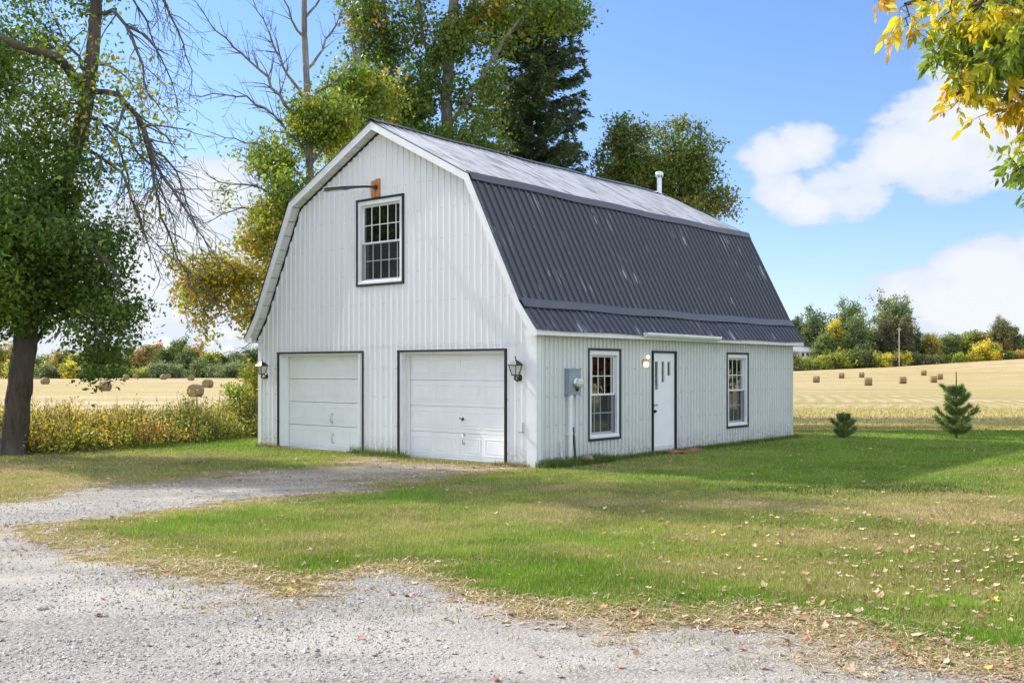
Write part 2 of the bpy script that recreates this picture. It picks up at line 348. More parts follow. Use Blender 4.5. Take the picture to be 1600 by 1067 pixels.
def grid(xs, ys, zf):
    X, Y = np.meshgrid(xs, ys); Z = zf(X, Y); V = np.stack([X.ravel(), Y.ravel(), Z.ravel()], 1)
    nx, ny = len(xs), len(ys); i = np.arange(nx-1)[None, :]+np.arange(ny-1)[:, None]*nx
    Fq = np.stack([i, i+1, i+1+nx, i+nx], -1).reshape(-1, 4); return V, Fq
def med_rows(nt, pos):
    return ramp(nt, noise_node(nt, .12, 3, .6, pos).outputs[0], [(.35, .45), (.55, 1.0)])
def field_mat():
    m, nt, b, out = newmat('mown_hay_field')
    g = nt.nodes.new('ShaderNodeNewGeometry'); pos = g.outputs['Position']
    big = noise_node(nt, .018, 4, .55, pos); med = noise_node(nt, .25, 5, .6, pos, ((1, .55, 1),)); fine = noise_node(nt, 5, 5, .7, pos, ((1, .5, 1),))
    # mowing swaths: rows that run up the field and bend away on both ends
    def mt(op, a, b_=None, c_=None, cl=False):
        n = nt.nodes.new('ShaderNodeMath'); n.operation = op; n.use_clamp = cl
        for i_, v_ in enumerate((a, b_, c_)):
            if v_ is None: continue
            if isinstance(v_, (int, float)): n.inputs[i_].default_value = v_
            else: nt.links.new(v_, n.inputs[i_])
        return n.outputs[0]
    sx = nt.nodes.new('ShaderNodeSeparateXYZ'); nt.links.new(pos, sx.inputs[0]); X_, Y_ = sx.outputs[0], sx.outputs[1]
    wob = noise_node(nt, .022, 2, .5, pos)
    yy = mt('SUBTRACT', Y_, 88.0)
    u = mt('ADD', mt('SUBTRACT', X_, mt('MULTIPLY', Y_, .33)), mt('MULTIPLY', mt('MULTIPLY', yy, yy), .0030))
    u = mt('ADD', u, mt('MULTIPLY', wob.outputs[0], 3.0))
    rows = mt('MULTIPLY_ADD', mt('SINE', mt('MULTIPLY', u, 6.283/1.6)), .5, .5)
    msk = mt('MULTIPLY', mt('MULTIPLY', mt('SUBTRACT', Y_, 42.0), 1/18.0, None, True), mt('MULTIPLY', mt('SUBTRACT', 175.0, Y_), 1/60.0, None, True))
    msk = mt('MULTIPLY', msk, mt('MULTIPLY', X_, 1/15.0, None, True))
    rows = mt('MULTIPLY', mt('MULTIPLY', rows, msk), mt('MULTIPLY', med_rows(nt, pos), 1.0))
    c = mixc(nt, ramp(nt, med.outputs[0], [(.35, 0), (.68, 1)]), (.62, .485, .31), (.44, .33, .18))
    c = mixc(nt, rows, c, (.25, .27, .08))
    nearf = mt('MULTIPLY', mt('SUBTRACT', 50.0, Y_), 1/16.0, None, True)
    c = mixc(nt, mt('MULTIPLY', nearf, .6), c, (.46, .42, .13))
    st_ = noise_node(nt, 1, 4, .6, pos, ((.012, .16, 1), (0, 0, .06)))
    c = mixc(nt, ramp(nt, st_.outputs[0], [(.45, 0), (.60, .8)]), c, (.34, .31, .11))
    st2 = noise_node(nt, 1, 3, .6, pos, ((.02, .5, 1), (0, 0, -.05)))
    c = mixc(nt, ramp(nt, st2.outputs[0], [(.50, 0), (.62, .7)]), c, (.27, .19, .10))
    c = mixc(nt, ramp(nt, big.outputs[0], [(.45, 0), (.62, .55)]), c, (.38, .32, .10))
    c = mixc(nt, ramp(nt, fine.outputs[0], [(.38, .75), (.60, 0)]), c, (.24, .17, .09))
    nt.links.new(c, b.inputs['Base Color']); b.inputs['Roughness'].default_value = .95; b.inputs['Specular IOR Level'].default_value = .1
    bump(nt, b, fine.outputs[0], .9, .06); return m
M['field'] = field_mat()
def vc(nt):
    a = nt.nodes.new('ShaderNodeAttribute'); a.attribute_name = 'col'; return a.outputs['Color']
def lawn_mat():
    m, nt, b, out = newmat('lawn_turf'); g = nt.nodes.new('ShaderNodeNewGeometry')
    f = noise_node(nt, 22, 6, .75, g.outputs['Position']); f2 = noise_node(nt, 90, 3, .7, g.outputs['Position'])
    c = mixc(nt, ramp(nt, f.outputs[0], [(.35, .55), (.6, 0)]), vc(nt), (.07, .08, .03))
    c = mixc(nt, ramp(nt, f2.outputs[0], [(.5, 0), (.7, .35)]), c, (.34, .31, .13))
    nt.links.new(c, b.inputs['Base Color']); b.inputs['Roughness'].default_value = .95; b.inputs['Specular IOR Level'].default_value = .1
    bump(nt, b, f.outputs[0], 1.0, .05); return m
M['lawn'] = lawn_mat()
def gravel_mat():
    m, nt, b, out = newmat('crushed_gravel'); g = nt.nodes.new('ShaderNodeNewGeometry'); pos = g.outputs['Position']
    v = nt.nodes.new('ShaderNodeTexVoronoi'); v.inputs['Scale'].default_value = 42; nt.links.new(pos, v.inputs['Vector'])
    v2 = nt.nodes.new('ShaderNodeTexVoronoi'); v2.inputs['Scale'].default_value = 90; nt.links.new(pos, v2.inputs['Vector'])
    dust = noise_node(nt, .8, 5, .6, pos, ((.6, 1.3, 1),)); fn = noise_node(nt, 130, 4, .7, pos)
    bw = nt.nodes.new('ShaderNodeRGBToBW'); nt.links.new(v.outputs['Color'], bw.inputs[0])
    st = ramp(nt, bw.outputs[0], [(.15, (.21, .195, .17)), (.5, (.35, .325, .29)), (.85, (.50, .465, .42))])
    st = mixc(nt, ramp(nt, v.outputs['Distance'], [(.35, 0), (.7, .8)]), st, (.17, .16, .15))
    du = mixc(nt, fn.outputs[0], (.42, .385, .335), (.55, .505, .45))
    c = mixc(nt, ramp(nt, dust.outputs[0], [(.42, .18), (.62, .92)]), st, du)
    c = mixc(nt, 1.0, c, vc(nt), 'MULTIPLY')
    nt.links.new(c, b.inputs['Base Color']); b.inputs['Roughness'].default_value = .9; b.inputs['Specular IOR Level'].default_value = .2
    ad = nt.nodes.new('ShaderNodeMath'); ad.operation = 'SUBTRACT'; nt.links.new(fn.outputs[0], ad.inputs[0]); nt.links.new(v.outputs['Distance'], ad.inputs[1])
    bump(nt, b, ad.outputs[0], .8, .02); return m
M['gravel'] = gravel_mat()

xs = np.unique(np.concatenate([np.linspace(-6000, -600, 8), np.linspace(-600, 600, 161), np.linspace(600, 6000, 8)]))
ys = np.unique(np.concatenate([np.linspace(-400, -20, 5), np.linspace(-20, 100, 41), np.linspace(100, 420, 81), np.linspace(420, 1200, 14), np.linspace(1200, 9000, 8)]))
V, Fq = grid(xs, ys, gz)
tag(np_mesh('field', V, Fq, M['field'], smooth=True), kind='structure')
# lawn
xs = np.arange(-34, 34.01, .14); ys = np.arange(-14, 31.2, .14)
V, Fq = grid(xs, ys, lambda X, Y: X*0+.004)
cx = V[Fq].mean(1); nedge = (fbm(cx[:, 0]*.8, cx[:, 1]*.8, 40, 4)-.5)
lim = np.where(cx[:, 0] > 0, 29.3, 27.6)+nedge*.7
keep = cx[:, 1] < lim
gdv = drive_d(V[:, 0], V[:, 1]); gc, _ = ground_color(V[:, 0], V[:, 1], gdv)
tag(np_mesh('lawn', V, Fq[keep], M['lawn'], fcol=gc), kind='structure')
# driveway
xs = np.arange(-16, 9.01, .055); ys = np.arange(4.3, 20.3, .055)
V, Fq = grid(xs, ys, lambda X, Y: X*0+.008)
cx = V[Fq].mean(1); dd = drive_d(cx[:, 0], cx[:, 1]); keep = dd < 0
dv = drive_d(V[:, 0], V[:, 1])
brown = (1-sm(-dv, 0, .45))[:, None]*.8
gcol = lerp(np.array([1., 1., 1.]), np.array([.82, .68, .50]), brown)
gcol = gcol*lerp(1, np.array([.92, .82, .66]), sm(V[:, 1], 13.5, 16)[:, None])
drv = np_mesh('driveway', V, Fq[keep], M['gravel'], fcol=gcol); tag(drv, kind='structure')
# apron of the same yard outside the fine sheet
mb = MB(); mb.add([(-34,-14,.008),(34,-14,.008),(34,4.1,.008),(9,4.1,.008),(9,4.3,.008),(-16,4.3,.008),(-16,12,.008),(-34,9.8,.008)], [(0,1,2,3,4,5),(0,5,6,7)])
ap = mb.build('yard_gravel', M['gravel']); a = ap.data.attributes.new('col', 'FLOAT_COLOR', 'POINT'); a.data.foreach_set('color', [1.0]*32); tag(ap, kind='structure')

# distant wooded hills
def hills():
    m, nt, b, out = newmat('hazed_woods')
    n = noise_node(nt, .02, 5, .7); nt.links.new(ramp(nt, n.outputs[0], [(.35, (.07, .10, .13)), (.65, (.11, .14, .17))]), b.inputs['Base Color']); b.inputs['Roughness'].default_value = 1  # bluish base colour stands in for distance haze
    az_ = np.linspace(-1.0, 1.0, 220); V = []; 
    for k, (r, hh) in enumerate([(2300, 0), (2700, .7), (3100, 1), (3600, .5), (4200, 0)]):
        for a in az_:
            e = (12+44*float(fbm(a*3.2+7, 1.5, 50, 4)))*hh*(1.0 if a < 0 else .55)
            V.append((math.sin(a)*r, math.cos(a)*r, e-2 if hh else -6))
    n_ = len(az_); i = np.arange(n_-1)[None, :]+np.arange(4)[:, None]*n_
    Fq = np.stack([i, i+1, i+1+n_, i+n_], -1).reshape(-1, 4)
    tag(np_mesh('hills', np.array(V), Fq, m, smooth=True), kind='structure')
hills()
# ------------------------------------------------------------------ barn
BW, BL = 8.02, 10.65
barn = empty('barn', (0.432, 18.125, 0), rd(50.43), label='white ribbed steel barn with charcoal gambrel roof and two garage doors', cat='barn')
RO = [(-.21,2.47),(.16,2.95),(1.38,5.36),(4.01,6.73),(6.64,5.36),(7.86,2.95),(8.23,2.47)]
def offset(pl, d):
    out = []
    for i, p in enumerate(pl):
        ns = []
        for a, b in ((i-1, i), (i, i+1)):
            if a < 0 or b >= len(pl): continue
            e = Vector((pl[b][0]-pl[a][0], pl[b][1]-pl[a][1])).normalized(); ns.append(Vector((e.y, -e.x)))
        n = sum(ns, Vector((0, 0))).normalized(); out.append((p[0]+n.x*d/n.dot(ns[0]), p[1]+n.y*d/n.dot(ns[0])))
    return out
def ztop(y):
    o = offset(RO, .13); return float(np.interp(y, [p[0] for p in o], [p[1] for p in o]))
TR = {'front': lambda a, o, z: (-o, a, z), 'side': lambda a, o, z: (a, -o, z), 'rear': lambda a, o, z: (BL+o, a, z), 'far': lambda a, o, z: (a, BW+o, z)}
class WB(MB):
    def __init__(s, w): super().__init__(); s.w = w
    def wb(s, a0, a1, o0, o1, z0, z1, mi=0):
        p = TR[s.w](a0, o0, z0); q = TR[s.w](a1, o1, z1)
        s.box(min(p[0],q[0]), max(p[0],q[0]), min(p[1],q[1]), max(p[1],q[1]), z0, z1, mi)
def cladding(name, wall, a0, a1, pitch, h, z0, zt, openings, mats, rows, phase=0.0):
    mb = WB(wall); T = TR[wall]
    prof = [(0, 0), (.62, 0), (.67, 1), (.90, 1), (.95, 0)]
    bp = []
    k = math.floor((a0-phase)/pitch)
    while phase+k*pitch < a1:
        for f, o in prof: bp.append((phase+(k+f)*pitch, o*h))
        k += 1
    X = np.array([b[0] for b in bp]); Hh = np.array([b[1] for b in bp])
    cuts = sorted(set([a0, a1]+[b for b in X if a0 < b < a1]+[e for o in openings for e in o[:2] if a0 < e < a1]+([4.01] if wall in ('front', 'rear') else [])))
    for a, b in zip(cuts[:-1], cuts[1:]):
        if b-a < 1e-4: continue
        m = (a+b)/2; segs = [(z0, None)]
        for oa, ob, oz0, oz1 in openings:
            if oa < m < ob: segs = ([(z0, oz0)] if oz0 > z0+.01 else [])+[(oz1, None)]
        ha, hb = float(np.interp(a, X, Hh)), float(np.interp(b, X, Hh))
        for s0, s1 in segs:
            # two lapped sheets on the front: the lower course ends at 2.2 m
            zz = [s0]
            if wall == 'front' and s0 < 2.19: zz.append(2.2)
            zz.append(None if s1 is None else s1)
            if s1 is not None and wall == 'front': zz = [s0, 2.2, s1] if s0 < 2.19 < s1 else [s0, s1]
            for j, (c, d) in enumerate(zip(zz[:-1], zz[1:])):
                lift = .006 if (wall == 'front' and c < 2.19) else 0.012 if wall == 'front' else .006
                za, zb = (zt(a), zt(b)) if d is None else (d, d)
                if min(za, zb) <= c: continue
                mb.add([T(a, ha+lift, c), T(b, hb+lift, c), T(b, hb+lift, zb), T(a, ha+lift, za)], [(0,1,2,3)])
    # screw heads along the girts
    kk = math.ceil((a0-phase)/pitch)
    while phase+(kk+.79)*pitch < a1-.03:
        a = phase+(kk+.3+.49*(kk % 2))*pitch
        hh = h if kk % 2 else 0
        for r in rows:
            z = r+random.uniform(-.012, .012)
            if z > zt(a)-.05 or any(o[0]-.04 < a < o[1]+.04 and o[2]-.04 < z < o[3]+.04 for o in openings): continue
            if random.random() < .12: continue
            mb.wb(a-.0065, a+.0065, hh+.006, hh+.016, z-.0065, z+.0065, 1)
        kk += 1
    return mb.build(name, mats, barn)
M['screw'] = simple('screw_heads', (.34, .34, .35), .5, .3)
DL, DR, GW = (4.53, 7.28, -1, 2.09), (.71, 3.45, -1, 2.09), (3.36, 4.66, 3.49, 5.19)
cladding('front_wall', 'front', 0.0, BW, .16, .019, .03, ztop, [DL, DR, GW], [M['siding_front'], M['screw']], [.22, .62, 1.2, 1.76, 2.24, 3.08, 3.67, 4.27, 4.85, 5.4, 6.05], .03)
W1, DO, W2 = (1.58, 2.60, .43, 2.11), (3.87, 4.76, -1, 2.10), (7.09, 8.10, .43, 2.10)
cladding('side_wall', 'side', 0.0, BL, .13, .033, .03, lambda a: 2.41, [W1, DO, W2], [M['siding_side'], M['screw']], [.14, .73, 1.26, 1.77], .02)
cladding('rear_wall', 'rear', 0.0, BW, .16, .019, .03, ztop, [], [M['siding_front'], M['screw']], [], .03)
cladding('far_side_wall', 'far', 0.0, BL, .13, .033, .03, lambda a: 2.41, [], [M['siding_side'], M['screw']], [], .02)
mb = MB()   # concrete footing
for b in ((-.02, BL+.02, -.015, .12), (-.02, BL+.02, BW-.12, BW+.015)): mb.box(*b, -.2, .05)
mb.box(-.018, .12, .12, BW-.12, -.2, .046); mb.box(BL-.12, BL+.018, .12, BW-.12, -.2, .046)
mb.build('footing', M['concrete'], barn)
# roof
def slope(name, p0, p1, mat, pitch=.2, h=.030, x0=-.28, x1=BL+.28, base=0.0, pat=None):
    pat = pat or [(0, 0), (.70, 0), (.76, 1), (.90, 1), (.96, 0)]
    e = Vector((p1[0]-p0[0], p1[1]-p0[1])); ln = e.length; e.normalize(); n = Vector((-e.y, e.x))
    if n.y < 0: n = -n
    us = []; k = 0
    while x0+k*pitch < x1:
        for f, o in pat: us.append((min(x0+(k+f)*pitch, x1), o*h+base))
        k += 1
    us.append((x1, base)); nt = max(2, int(ln/.5)+1)
    V = []; ru = []; rv = []
    for j in range(nt+1):
        t = j/nt
        for u, o in us:
            sag = -.022*math.sin((u-x0)/(x1-x0)*math.pi*1.0)-.01*math.sin(u*2.1+p0[0])
            V.append((u, p0[0]+(p1[0]-p0[0])*t+n.x*o, p0[1]+(p1[1]-p0[1])*t+n.y*o+sag)); ru.append(u); rv.append(ln*t+p0[0]*3)
    m_ = len(us); i = np.arange(m_-1)[None, :]+np.arange(nt)[:, None]*m_
    return np_mesh(name, np.array(V), np.stack([i, i+m_, i+1+m_, i+1], -1).reshape(-1, 4), mat, barn, vattr={'ru': ru, 'rv': rv})
R0 = RO
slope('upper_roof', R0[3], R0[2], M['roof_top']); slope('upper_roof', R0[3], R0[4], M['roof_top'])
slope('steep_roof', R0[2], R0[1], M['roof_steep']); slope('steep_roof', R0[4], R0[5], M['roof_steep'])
slope('eave_roof', R0[1], (R0[0][0]-.02, R0[0][1]-.026), M['roof_low']); slope('eave_roof', R0[5], (R0[6][0]+.02, R0[6][1]-.026), M['roof_low'])
def along(p, q, d):
    e = Vector((q[0]-p[0], q[1]-p[1])).normalized(); return (p[0]+e.x*d, p[1]+e.y*d)
flat = [(0, 1), (1, 1)]
for a, b, c, wa, wb_, nm in ((R0[2], R0[3], R0[1], .07, .15, 'roof_flashing'), (R0[1], R0[2], R0[0], .05, .14, 'roof_flashing'), (R0[4], R0[3], R0[5], .07, .15, 'roof_flashing'), (R0[5], R0[4], R0[6], .05, .14, 'roof_flashing')):
    mb = MB(); N_ = 24; oa = offset([along(a, b, wa), a, along(a, c, wb_)], 0)
    s = 1 if a[0] > 4 else -1
    for k in range(N_):
        x0 = -.285+(BL+.57)*k/N_; x1 = -.285+(BL+.57)*(k+1)/N_
        def q(x, pnt, off):
            off += .009
            sag = -.022*math.sin((x+.28)/(BL+.56)*math.pi)-.01*math.sin(x*2.1+R0[2][0])
            return (x, pnt[0]+s*off*.72, pnt[1]+off*.7+sag)
        A, B_, C_ = along(a, b, wa), a, along(a, c, wb_)
        mb.add([q(x0, A, .034), q(x1, A, .034), q(x0, B_, .044), q(x1, B_, .044), q(x0, C_, .034), q(x1, C_, .034), q(x0, C_, .01), q(x1, C_, .01), q(x0, A, .01), q(x1, A, .01)],
               [(0,1,3,2), (2,3,5,4), (4,5,7,6), (8,9,1,0)])
    mb.build(nm, M['flash'], barn)
mb = MB()
for k in range(24):
    x0 = -.285+(BL+.57)*k/24; x1 = -.285+(BL+.57)*(k+1)/24
    sg = lambda x: -.022*math.sin((x+.28)/(BL+.56)*math.pi)-.01*math.sin(x*2.1+4)
    for s in (-1, 1):
        mb.add([(x0, 4.01, 6.785+sg(x0)), (x1, 4.01, 6.785+sg(x1)), (x1, 4.01+s*.16, 6.70+sg(x1)), (x0, 4.01+s*.16, 6.70+sg(x0))], [(0,1,2,3)])
mb.build('ridge_cap', M['flash'], barn)
# rake boards, soffits
I1 = offset(RO, .015); I2 = offset(RO, .15); I3 = offset(RO, .135)
I2[0] = (I2[0][0], 2.35); I2[-1] = (I2[-1][0], 2.35); I1[0] = (I1[0][0], 2.45); I1[-1] = (I1[-1][0], 2.45)
for x0, x1 in ((-.265, -.24), (BL+.24, BL+.265)):
    mb = MB()
    for i in range(6):
        a, b, c, d = I1[i], I1[i+1], I2[i+1], I2[i]
        mb.add([(x0, *a), (x0, *b), (x0, *c), (x0, *d), (x1, *a), (x1, *b), (x1, *c), (x1, *d)], [(0,1,2,3), (7,6,5,4), (0,4,5,1), (3,2,6,7)]+([(0,3,7,4)] if i == 0 else [])+([(1,5,6,2)] if i == 5 else []))
    # boxed end at each eave
    for s, y in ((1, -.21), (-1, BW+.21)):
        mb.box(x0+.001, x1-.001, min(y, y+s*.27), max(y, y+s*.27), 2.349, 2.455)
    mb.build('rake_board', M['white'], barn)
for x0, x1 in ((-.24, -.001), (BL+.001, BL+.24)):
    mb = MB()
    for i in range(6):
        a, b = Vector(I3[i]), Vector(I3[i+1])
        if i == 0: a = Vector((I3[0][0]+.0, 2.38))
        if i == 5: b = Vector((I3[6][0], 2.38))
        n_ = max(1, int((b-a).length/.3)); 
        for k in range(n_):
            p = a.lerp(b, k/n_+.008/(b-a).length); q = a.lerp(b, (k+1)/n_-.008/(b-a).length)
            e = (q-p).normalized(); n = Vector((-e.y, e.x))*.02
            mb.add([(x0, *p), (x0, *q), (x1, *q), (x1, *p), (x0, *(p+n)), (x0, *(q+n)), (x1, *(q+n)), (x1, *(p+n))], [(0,1,2,3), (4,7,6,5), (0,4,5,1), (1,5,6,2), (2,6,7,3), (3,7,4,0)])
    mb.build('soffit', M['soffit'], barn)
mb = MB()
for i in range(6):
    A = offset(RO, .137); B_ = offset(RO, .175)
    mb.add([(-.035, *A[i]), (-.035, *A[i+1]), (-.035, *B_[i+1]), (-.035, *B_[i]), (0, *B_[i+1]), (0, *B_[i])], [(0,1,2,3), (3,2,4,5)])
mb.build('closure_strip', M['black'], barn)
mb = MB()
for s, y in ((1, -.205), (-1, BW+.205)):
    mb.box(-.24, BL+.24, min(y, y+s*.025), max(y, y+s*.025), 2.352, 2.452)
    mb.box(-.24, BL+.24, min(y+s*.026, y+s*.2), max(y+s*.026, y+s*.2), 2.385, 2.40, 0)
mb.build('eave_fascia', M['white'], barn)
mb = MB()   # short length of eaves gutter
pr = [(-.208,2.475),(-.208,2.385),(-.27,2.385),(-.315,2.43),(-.315,2.478),(-.307,2.478),(-.305,2.437),(-.266,2.395),(-.22,2.395),(-.216,2.475)]
n_ = len(pr); xa, xb = 3.2, 6.3
vs = [(xa, p[0], p[1]+.012) for p in pr]+[(xb, p[0], p[1]-.002) for p in pr]
mb.add(vs, [(i, (i+1) % n_, n_+(i+1) % n_, n_+i) for i in range(n_)])
for x, dz in ((xa, .012), (xb-.006, -.002)):
    e = pr[:5]; mb.add([(x, p[0], p[1]+dz) for p in e]+[(x+.006, p[0], p[1]+dz) for p in e], [(0,1,2,3,4), (9,8,7,6,5)]+[(i, (i+1) % 5, 5+(i+1) % 5, 5+i) for i in range(5)])
mb.build('gutter', M['white'], barn)
# corner trims
mb = WB('front'); mb.wb(-.006, .19, .0, .034, .0, 2.36); mb.box(-.034, .10, -.034, -.006, 0, 2.36); mb.build('corner_trim', M['white'], barn, .004)
mb = WB('front'); mb.wb(BW-.12, BW+.006, .0, .034, .0, 2.36); mb.build('corner_trim', M['white'], barn, .004)
mb = WB('side'); mb.wb(BL-.03, BL+.02, .0, .03, .0, 2.36); mb.build('corner_trim', M['siding_side'], barn, .004)

def outline(mb, a0, a1, z0, z1, w=.04, o=.047, bottom=True):
    mb.wb(a0-w, a0, 0, o, z0, z1); mb.wb(a1, a1+w, 0, o, z0, z1); mb.wb(a0-w, a1+w, 0, o+.003, z1, z1+w)
    if bottom: mb.wb(a0-w, a1+w, 0, o+.003, z0-w, z0)
# garage doors
def garage(o, label, hs, seam):
    a0, a1, _, z1 = o
    jm = WB('front'); outline(jm, a0, a1, 0.0, z1, bottom=False); tr = jm.build('door_trim', M['black'], barn)
    jm = WB('front')
    jm.wb(a0, a0+.03, -.20, .012, 0, z1); jm.wb(a1-.03, a1, -.20, .012, 0, z1); jm.wb(a0+.03, a1-.03, -.20, .012, z1-.03, z1)
    jm.wb(a0+.03, a0+.10, -.185, -.13, 0, z1-.03); jm.wb(a1-.10, a1-.03, -.185, -.13, 0, z1-.03); jm.wb(a0+.1, a1-.1, -.185, -.13, z1-.06, z1-.03)
    jm.build('door_jamb', M['door'], barn)
    d = WB('front'); b0, b1 = a0+.04, a1-.04; zt_ = z1-.045; hs_ = (zt_-.02)/4; w = (b1-b0-.10)/4
    for r in range(4):
        z0_ = .02+r*hs_
        d.wb(b0, b1, -.24, -.195, z0_+seam, z0_+hs_-.002)
        for c in range(4):
            p0 = b0+.05+c*w+.055; p1 = p0+w-.11; q0, q1 = z0_+.09, z0_+hs_-.085
            # stamped frame and raised field
            for (x0, x1, y0, y1) in ((p0, p1, q1-.025, q1), (p0, p1, q0, q0+.025), (p0, p0+.025, q0+.025, q1-.025), (p1-.025, p1, q0+.025, q1-.025)):
                d.wb(x0, x1, -.196, -.1885, y0, y1)
            d.wb(p0+.055, p1-.055, -.196, -.188, q0+.05, q1-.05)
    door = d.build('garage_door', M['door'], barn, .006); tag(door, label)
    s = WB('front'); s.wb(b0, b1, -.25, -.18, .0, .02); s.build('bottom_seal', M['rubber'], door)
    for (a, z, kind) in hs:
        h = MB()
        if kind == 'pull':
            h.tube([TR['front'](a, -.19, z+.09), TR['front'](a, -.15, z+.08), TR['front'](a-.012, -.135, z), TR['front'](a, -.15, z-.08), TR['front'](a, -.19, z-.09)], [.010, .011, .012, .011, .010], 8)
            h.box(.185, .197, a-.022, a+.022, z+.07, z+.115); h.box(.185, .197, a-.022, a+.022, z-.115, z-.07)
            h.build('handle', M['steel'], door)
        else:
            h.lathe(TR['front'](a, -.195, z), (-1, 0, 0), [(0, .03), (.02, .03), (.03, .015), (.05, .015)], 12)
            h.tube([TR['front'](a-.055, -.145, z-.01), TR['front'](a+.055, -.145, z+.015)], .009, 8); h.build('latch', M['blackmetal'], door)
garage(DL, 'white panelled garage door with two pull handles and clear section seams', [(5.72, .70, 'pull'), (5.69, .27, 'pull')], .007)
garage(DR, 'white panelled garage door with a T latch above a pull handle', [(1.93, .80, 'latch'), (1.90, .42, 'pull')], .003)

# windows
def window(wall, o, label, vfr, vfr2, hz_=.5, split=.49):
    a0, a1, z0, z1 = o
    t = WB(wall); outline(t, a0, a1, z0, z1, .044, .047)
    fr = WB(wall)
    for (x0, x1, y0, y1) in ((a0, a0+.075, z0, z1), (a1-.075, a1, z0, z1), (a0+.075, a1-.075, z1-.085, z1), (a0+.075, a1-.075, z0, z0+.075)):
        fr.wb(x0, x1, -.10, .032, y0, y1)
    fr.wb(a0+.01, a1-.01, -.02, .045, z0+.002, z0+.05)
    f = fr.build('window', M['white'], barn, .004); tag(f, label)
    t.build('window_trim', M['black'], f)
    b0, b1, c0, c1 = a0+.075, a1-.075, z0+.075, z1-.085; zm = c0+(c1-c0)*split
    for (s0, s1, oo, nm, vv, mid) in ((zm-.005, c1, -.035, 'upper_sash', vfr, .48), (c0, zm+.03, -.07, 'lower_sash', vfr2, .52)):
        s = WB(wall); w = .038
        s.wb(b0, b0+w, oo-.03, oo, s0, s1); s.wb(b1-w, b1, oo-.03, oo, s0, s1); s.wb(b0+w, b1-w, oo-.03, oo+(.002), s1-w, s1); s.wb(b0+w, b1-w, oo-.03, oo+.002, s0, s0+w)
        so = s.build(nm, M['white'], f, .003)
        g = WB(wall); g.wb(b0+w, b1-w, oo-.017, oo-.013, s0+w, s1-w); g.build('pane', M['glass'], so)
        mu = WB(wall); pw = b1-b0-2*w; ph = s1-s0-2*w
        for v in vv: x = b0+w+pw*v; mu.wb(x-.009, x+.009, oo-.012, oo-.005, s0+w, s1-w)
        z = s0+w+ph*mid; mu.wb(b0+w, b1-w, oo-.0115, oo-.0045, z-.009, z+.009)
        mu.build('muntins', M['white'], so)
    # insect screen outside the lower sash
    sc = WB(wall); 
    n_ = 46; 
    for k in range(n_): x = b0+(b1-b0)*(k+.5)/n_; sc.wb(x-.0028, x+.0028, -.031, -.030, c0, zm)
    sc.wb(b0, b0+.018, -.034, -.026, c0, zm); sc.wb(b1-.018, b1, -.034, -.026, c0, zm)
    sc.build('insect_screen', M['screen'], f)
    # drawn-back blind and dark room behind
    rm = WB(wall); rm.wb(a0-.2, a1+.2, -1.3, -1.28, z0-.2, z1+.2); rm.wb(a0-.2, a1+.2, -1.3, -.12, z1+.2, z1+.22); rm.build('room_backing', M['dark'], f)
window('front', GW, 'gable window of ten over ten small panes', [.13, .35, .57, .79], [.13, .35, .57, .79])
window('side', W1, 'larger side window between the meter box and the entry door', [.10, .36, .64, .92], [.26, .52])
window('side', W2, 'side window near the far end of the barn', [.10, .36, .64, .92], [.26, .52])

# entry door
a0, a1, _, z1 = DO
t = WB('side'); outline(t, a0, a1, 0.02, z1, .036, .047, bottom=False); t.wb(a0, a1, -.03, .03, 0.0, .035); t.build('entry_trim', M['black'], barn)
slots = [(.11, .25, 1.33, 1.91), (.41, .54, 1.48, 1.91), (.68, .82, 1.62, 1.91)]
d = WB('side'); w = a1-a0-.02; X = lambda f: a0+.01+f*w
cuts = [0]+[f for s in slots for f in s[:2]]+[1]
for i in range(0, 7):
    f0, f1 = cuts[i], cuts[i+1]
    if i % 2 == 0: d.wb(X(f0), X(f1), -.04, .006, .04, z1-.01)
    else:
        s = slots[i//2]; d.wb(X(f0), X(f1), -.04, .006, .04, s[2]); d.wb(X(f0), X(f1), -.04, .006, s[3], z1-.01)
door = d.build('entry_door', M['door'], barn)
for s in slots:
    g = WB('side'); g.wb(X(s[0]), X(s[1]), -.03, -.02, s[2], s[3])
    p = g.build('door_pane', M['glass'], door)
    g = WB('side'); g.wb(X(s[0]), X(s[1]), -.08, -.07, s[2], s[3]); g.build('dark_lining', M['dark'], p)
h = MB(); h.lathe((X(.075), -.006, 1.02), (0, -1, 0), [(0, .03), (.012, .03), (.02, .012), (.045, .012), (.055, .027), (.08, .027), (.088, .01)], 14); h.build('door_knob', M['steel'], door)
h = MB(); h.lathe((X(.09), -.006, .88), (0, -1, 0), [(0, .033), (.015, .033), (.03, .026), (.045, .02)], 14); h.box(X(.02), X(.16), -.012, -.006, .855, .905); h.build('dead_bolt', M['blackmetal'], door)
for z in (1.78, 1.07, .36):
    h = MB(); h.tube([(a1+.004, -.04, z-.05), (a1+.004, -.04, z+.05)], .013, 8); h.build('hinge', M['blackmetal'], door)
h = WB('side'); h.wb(X(.01), X(.99), .006, .010, .05, .15); h.build('kick_plate', M['soffit'], door)

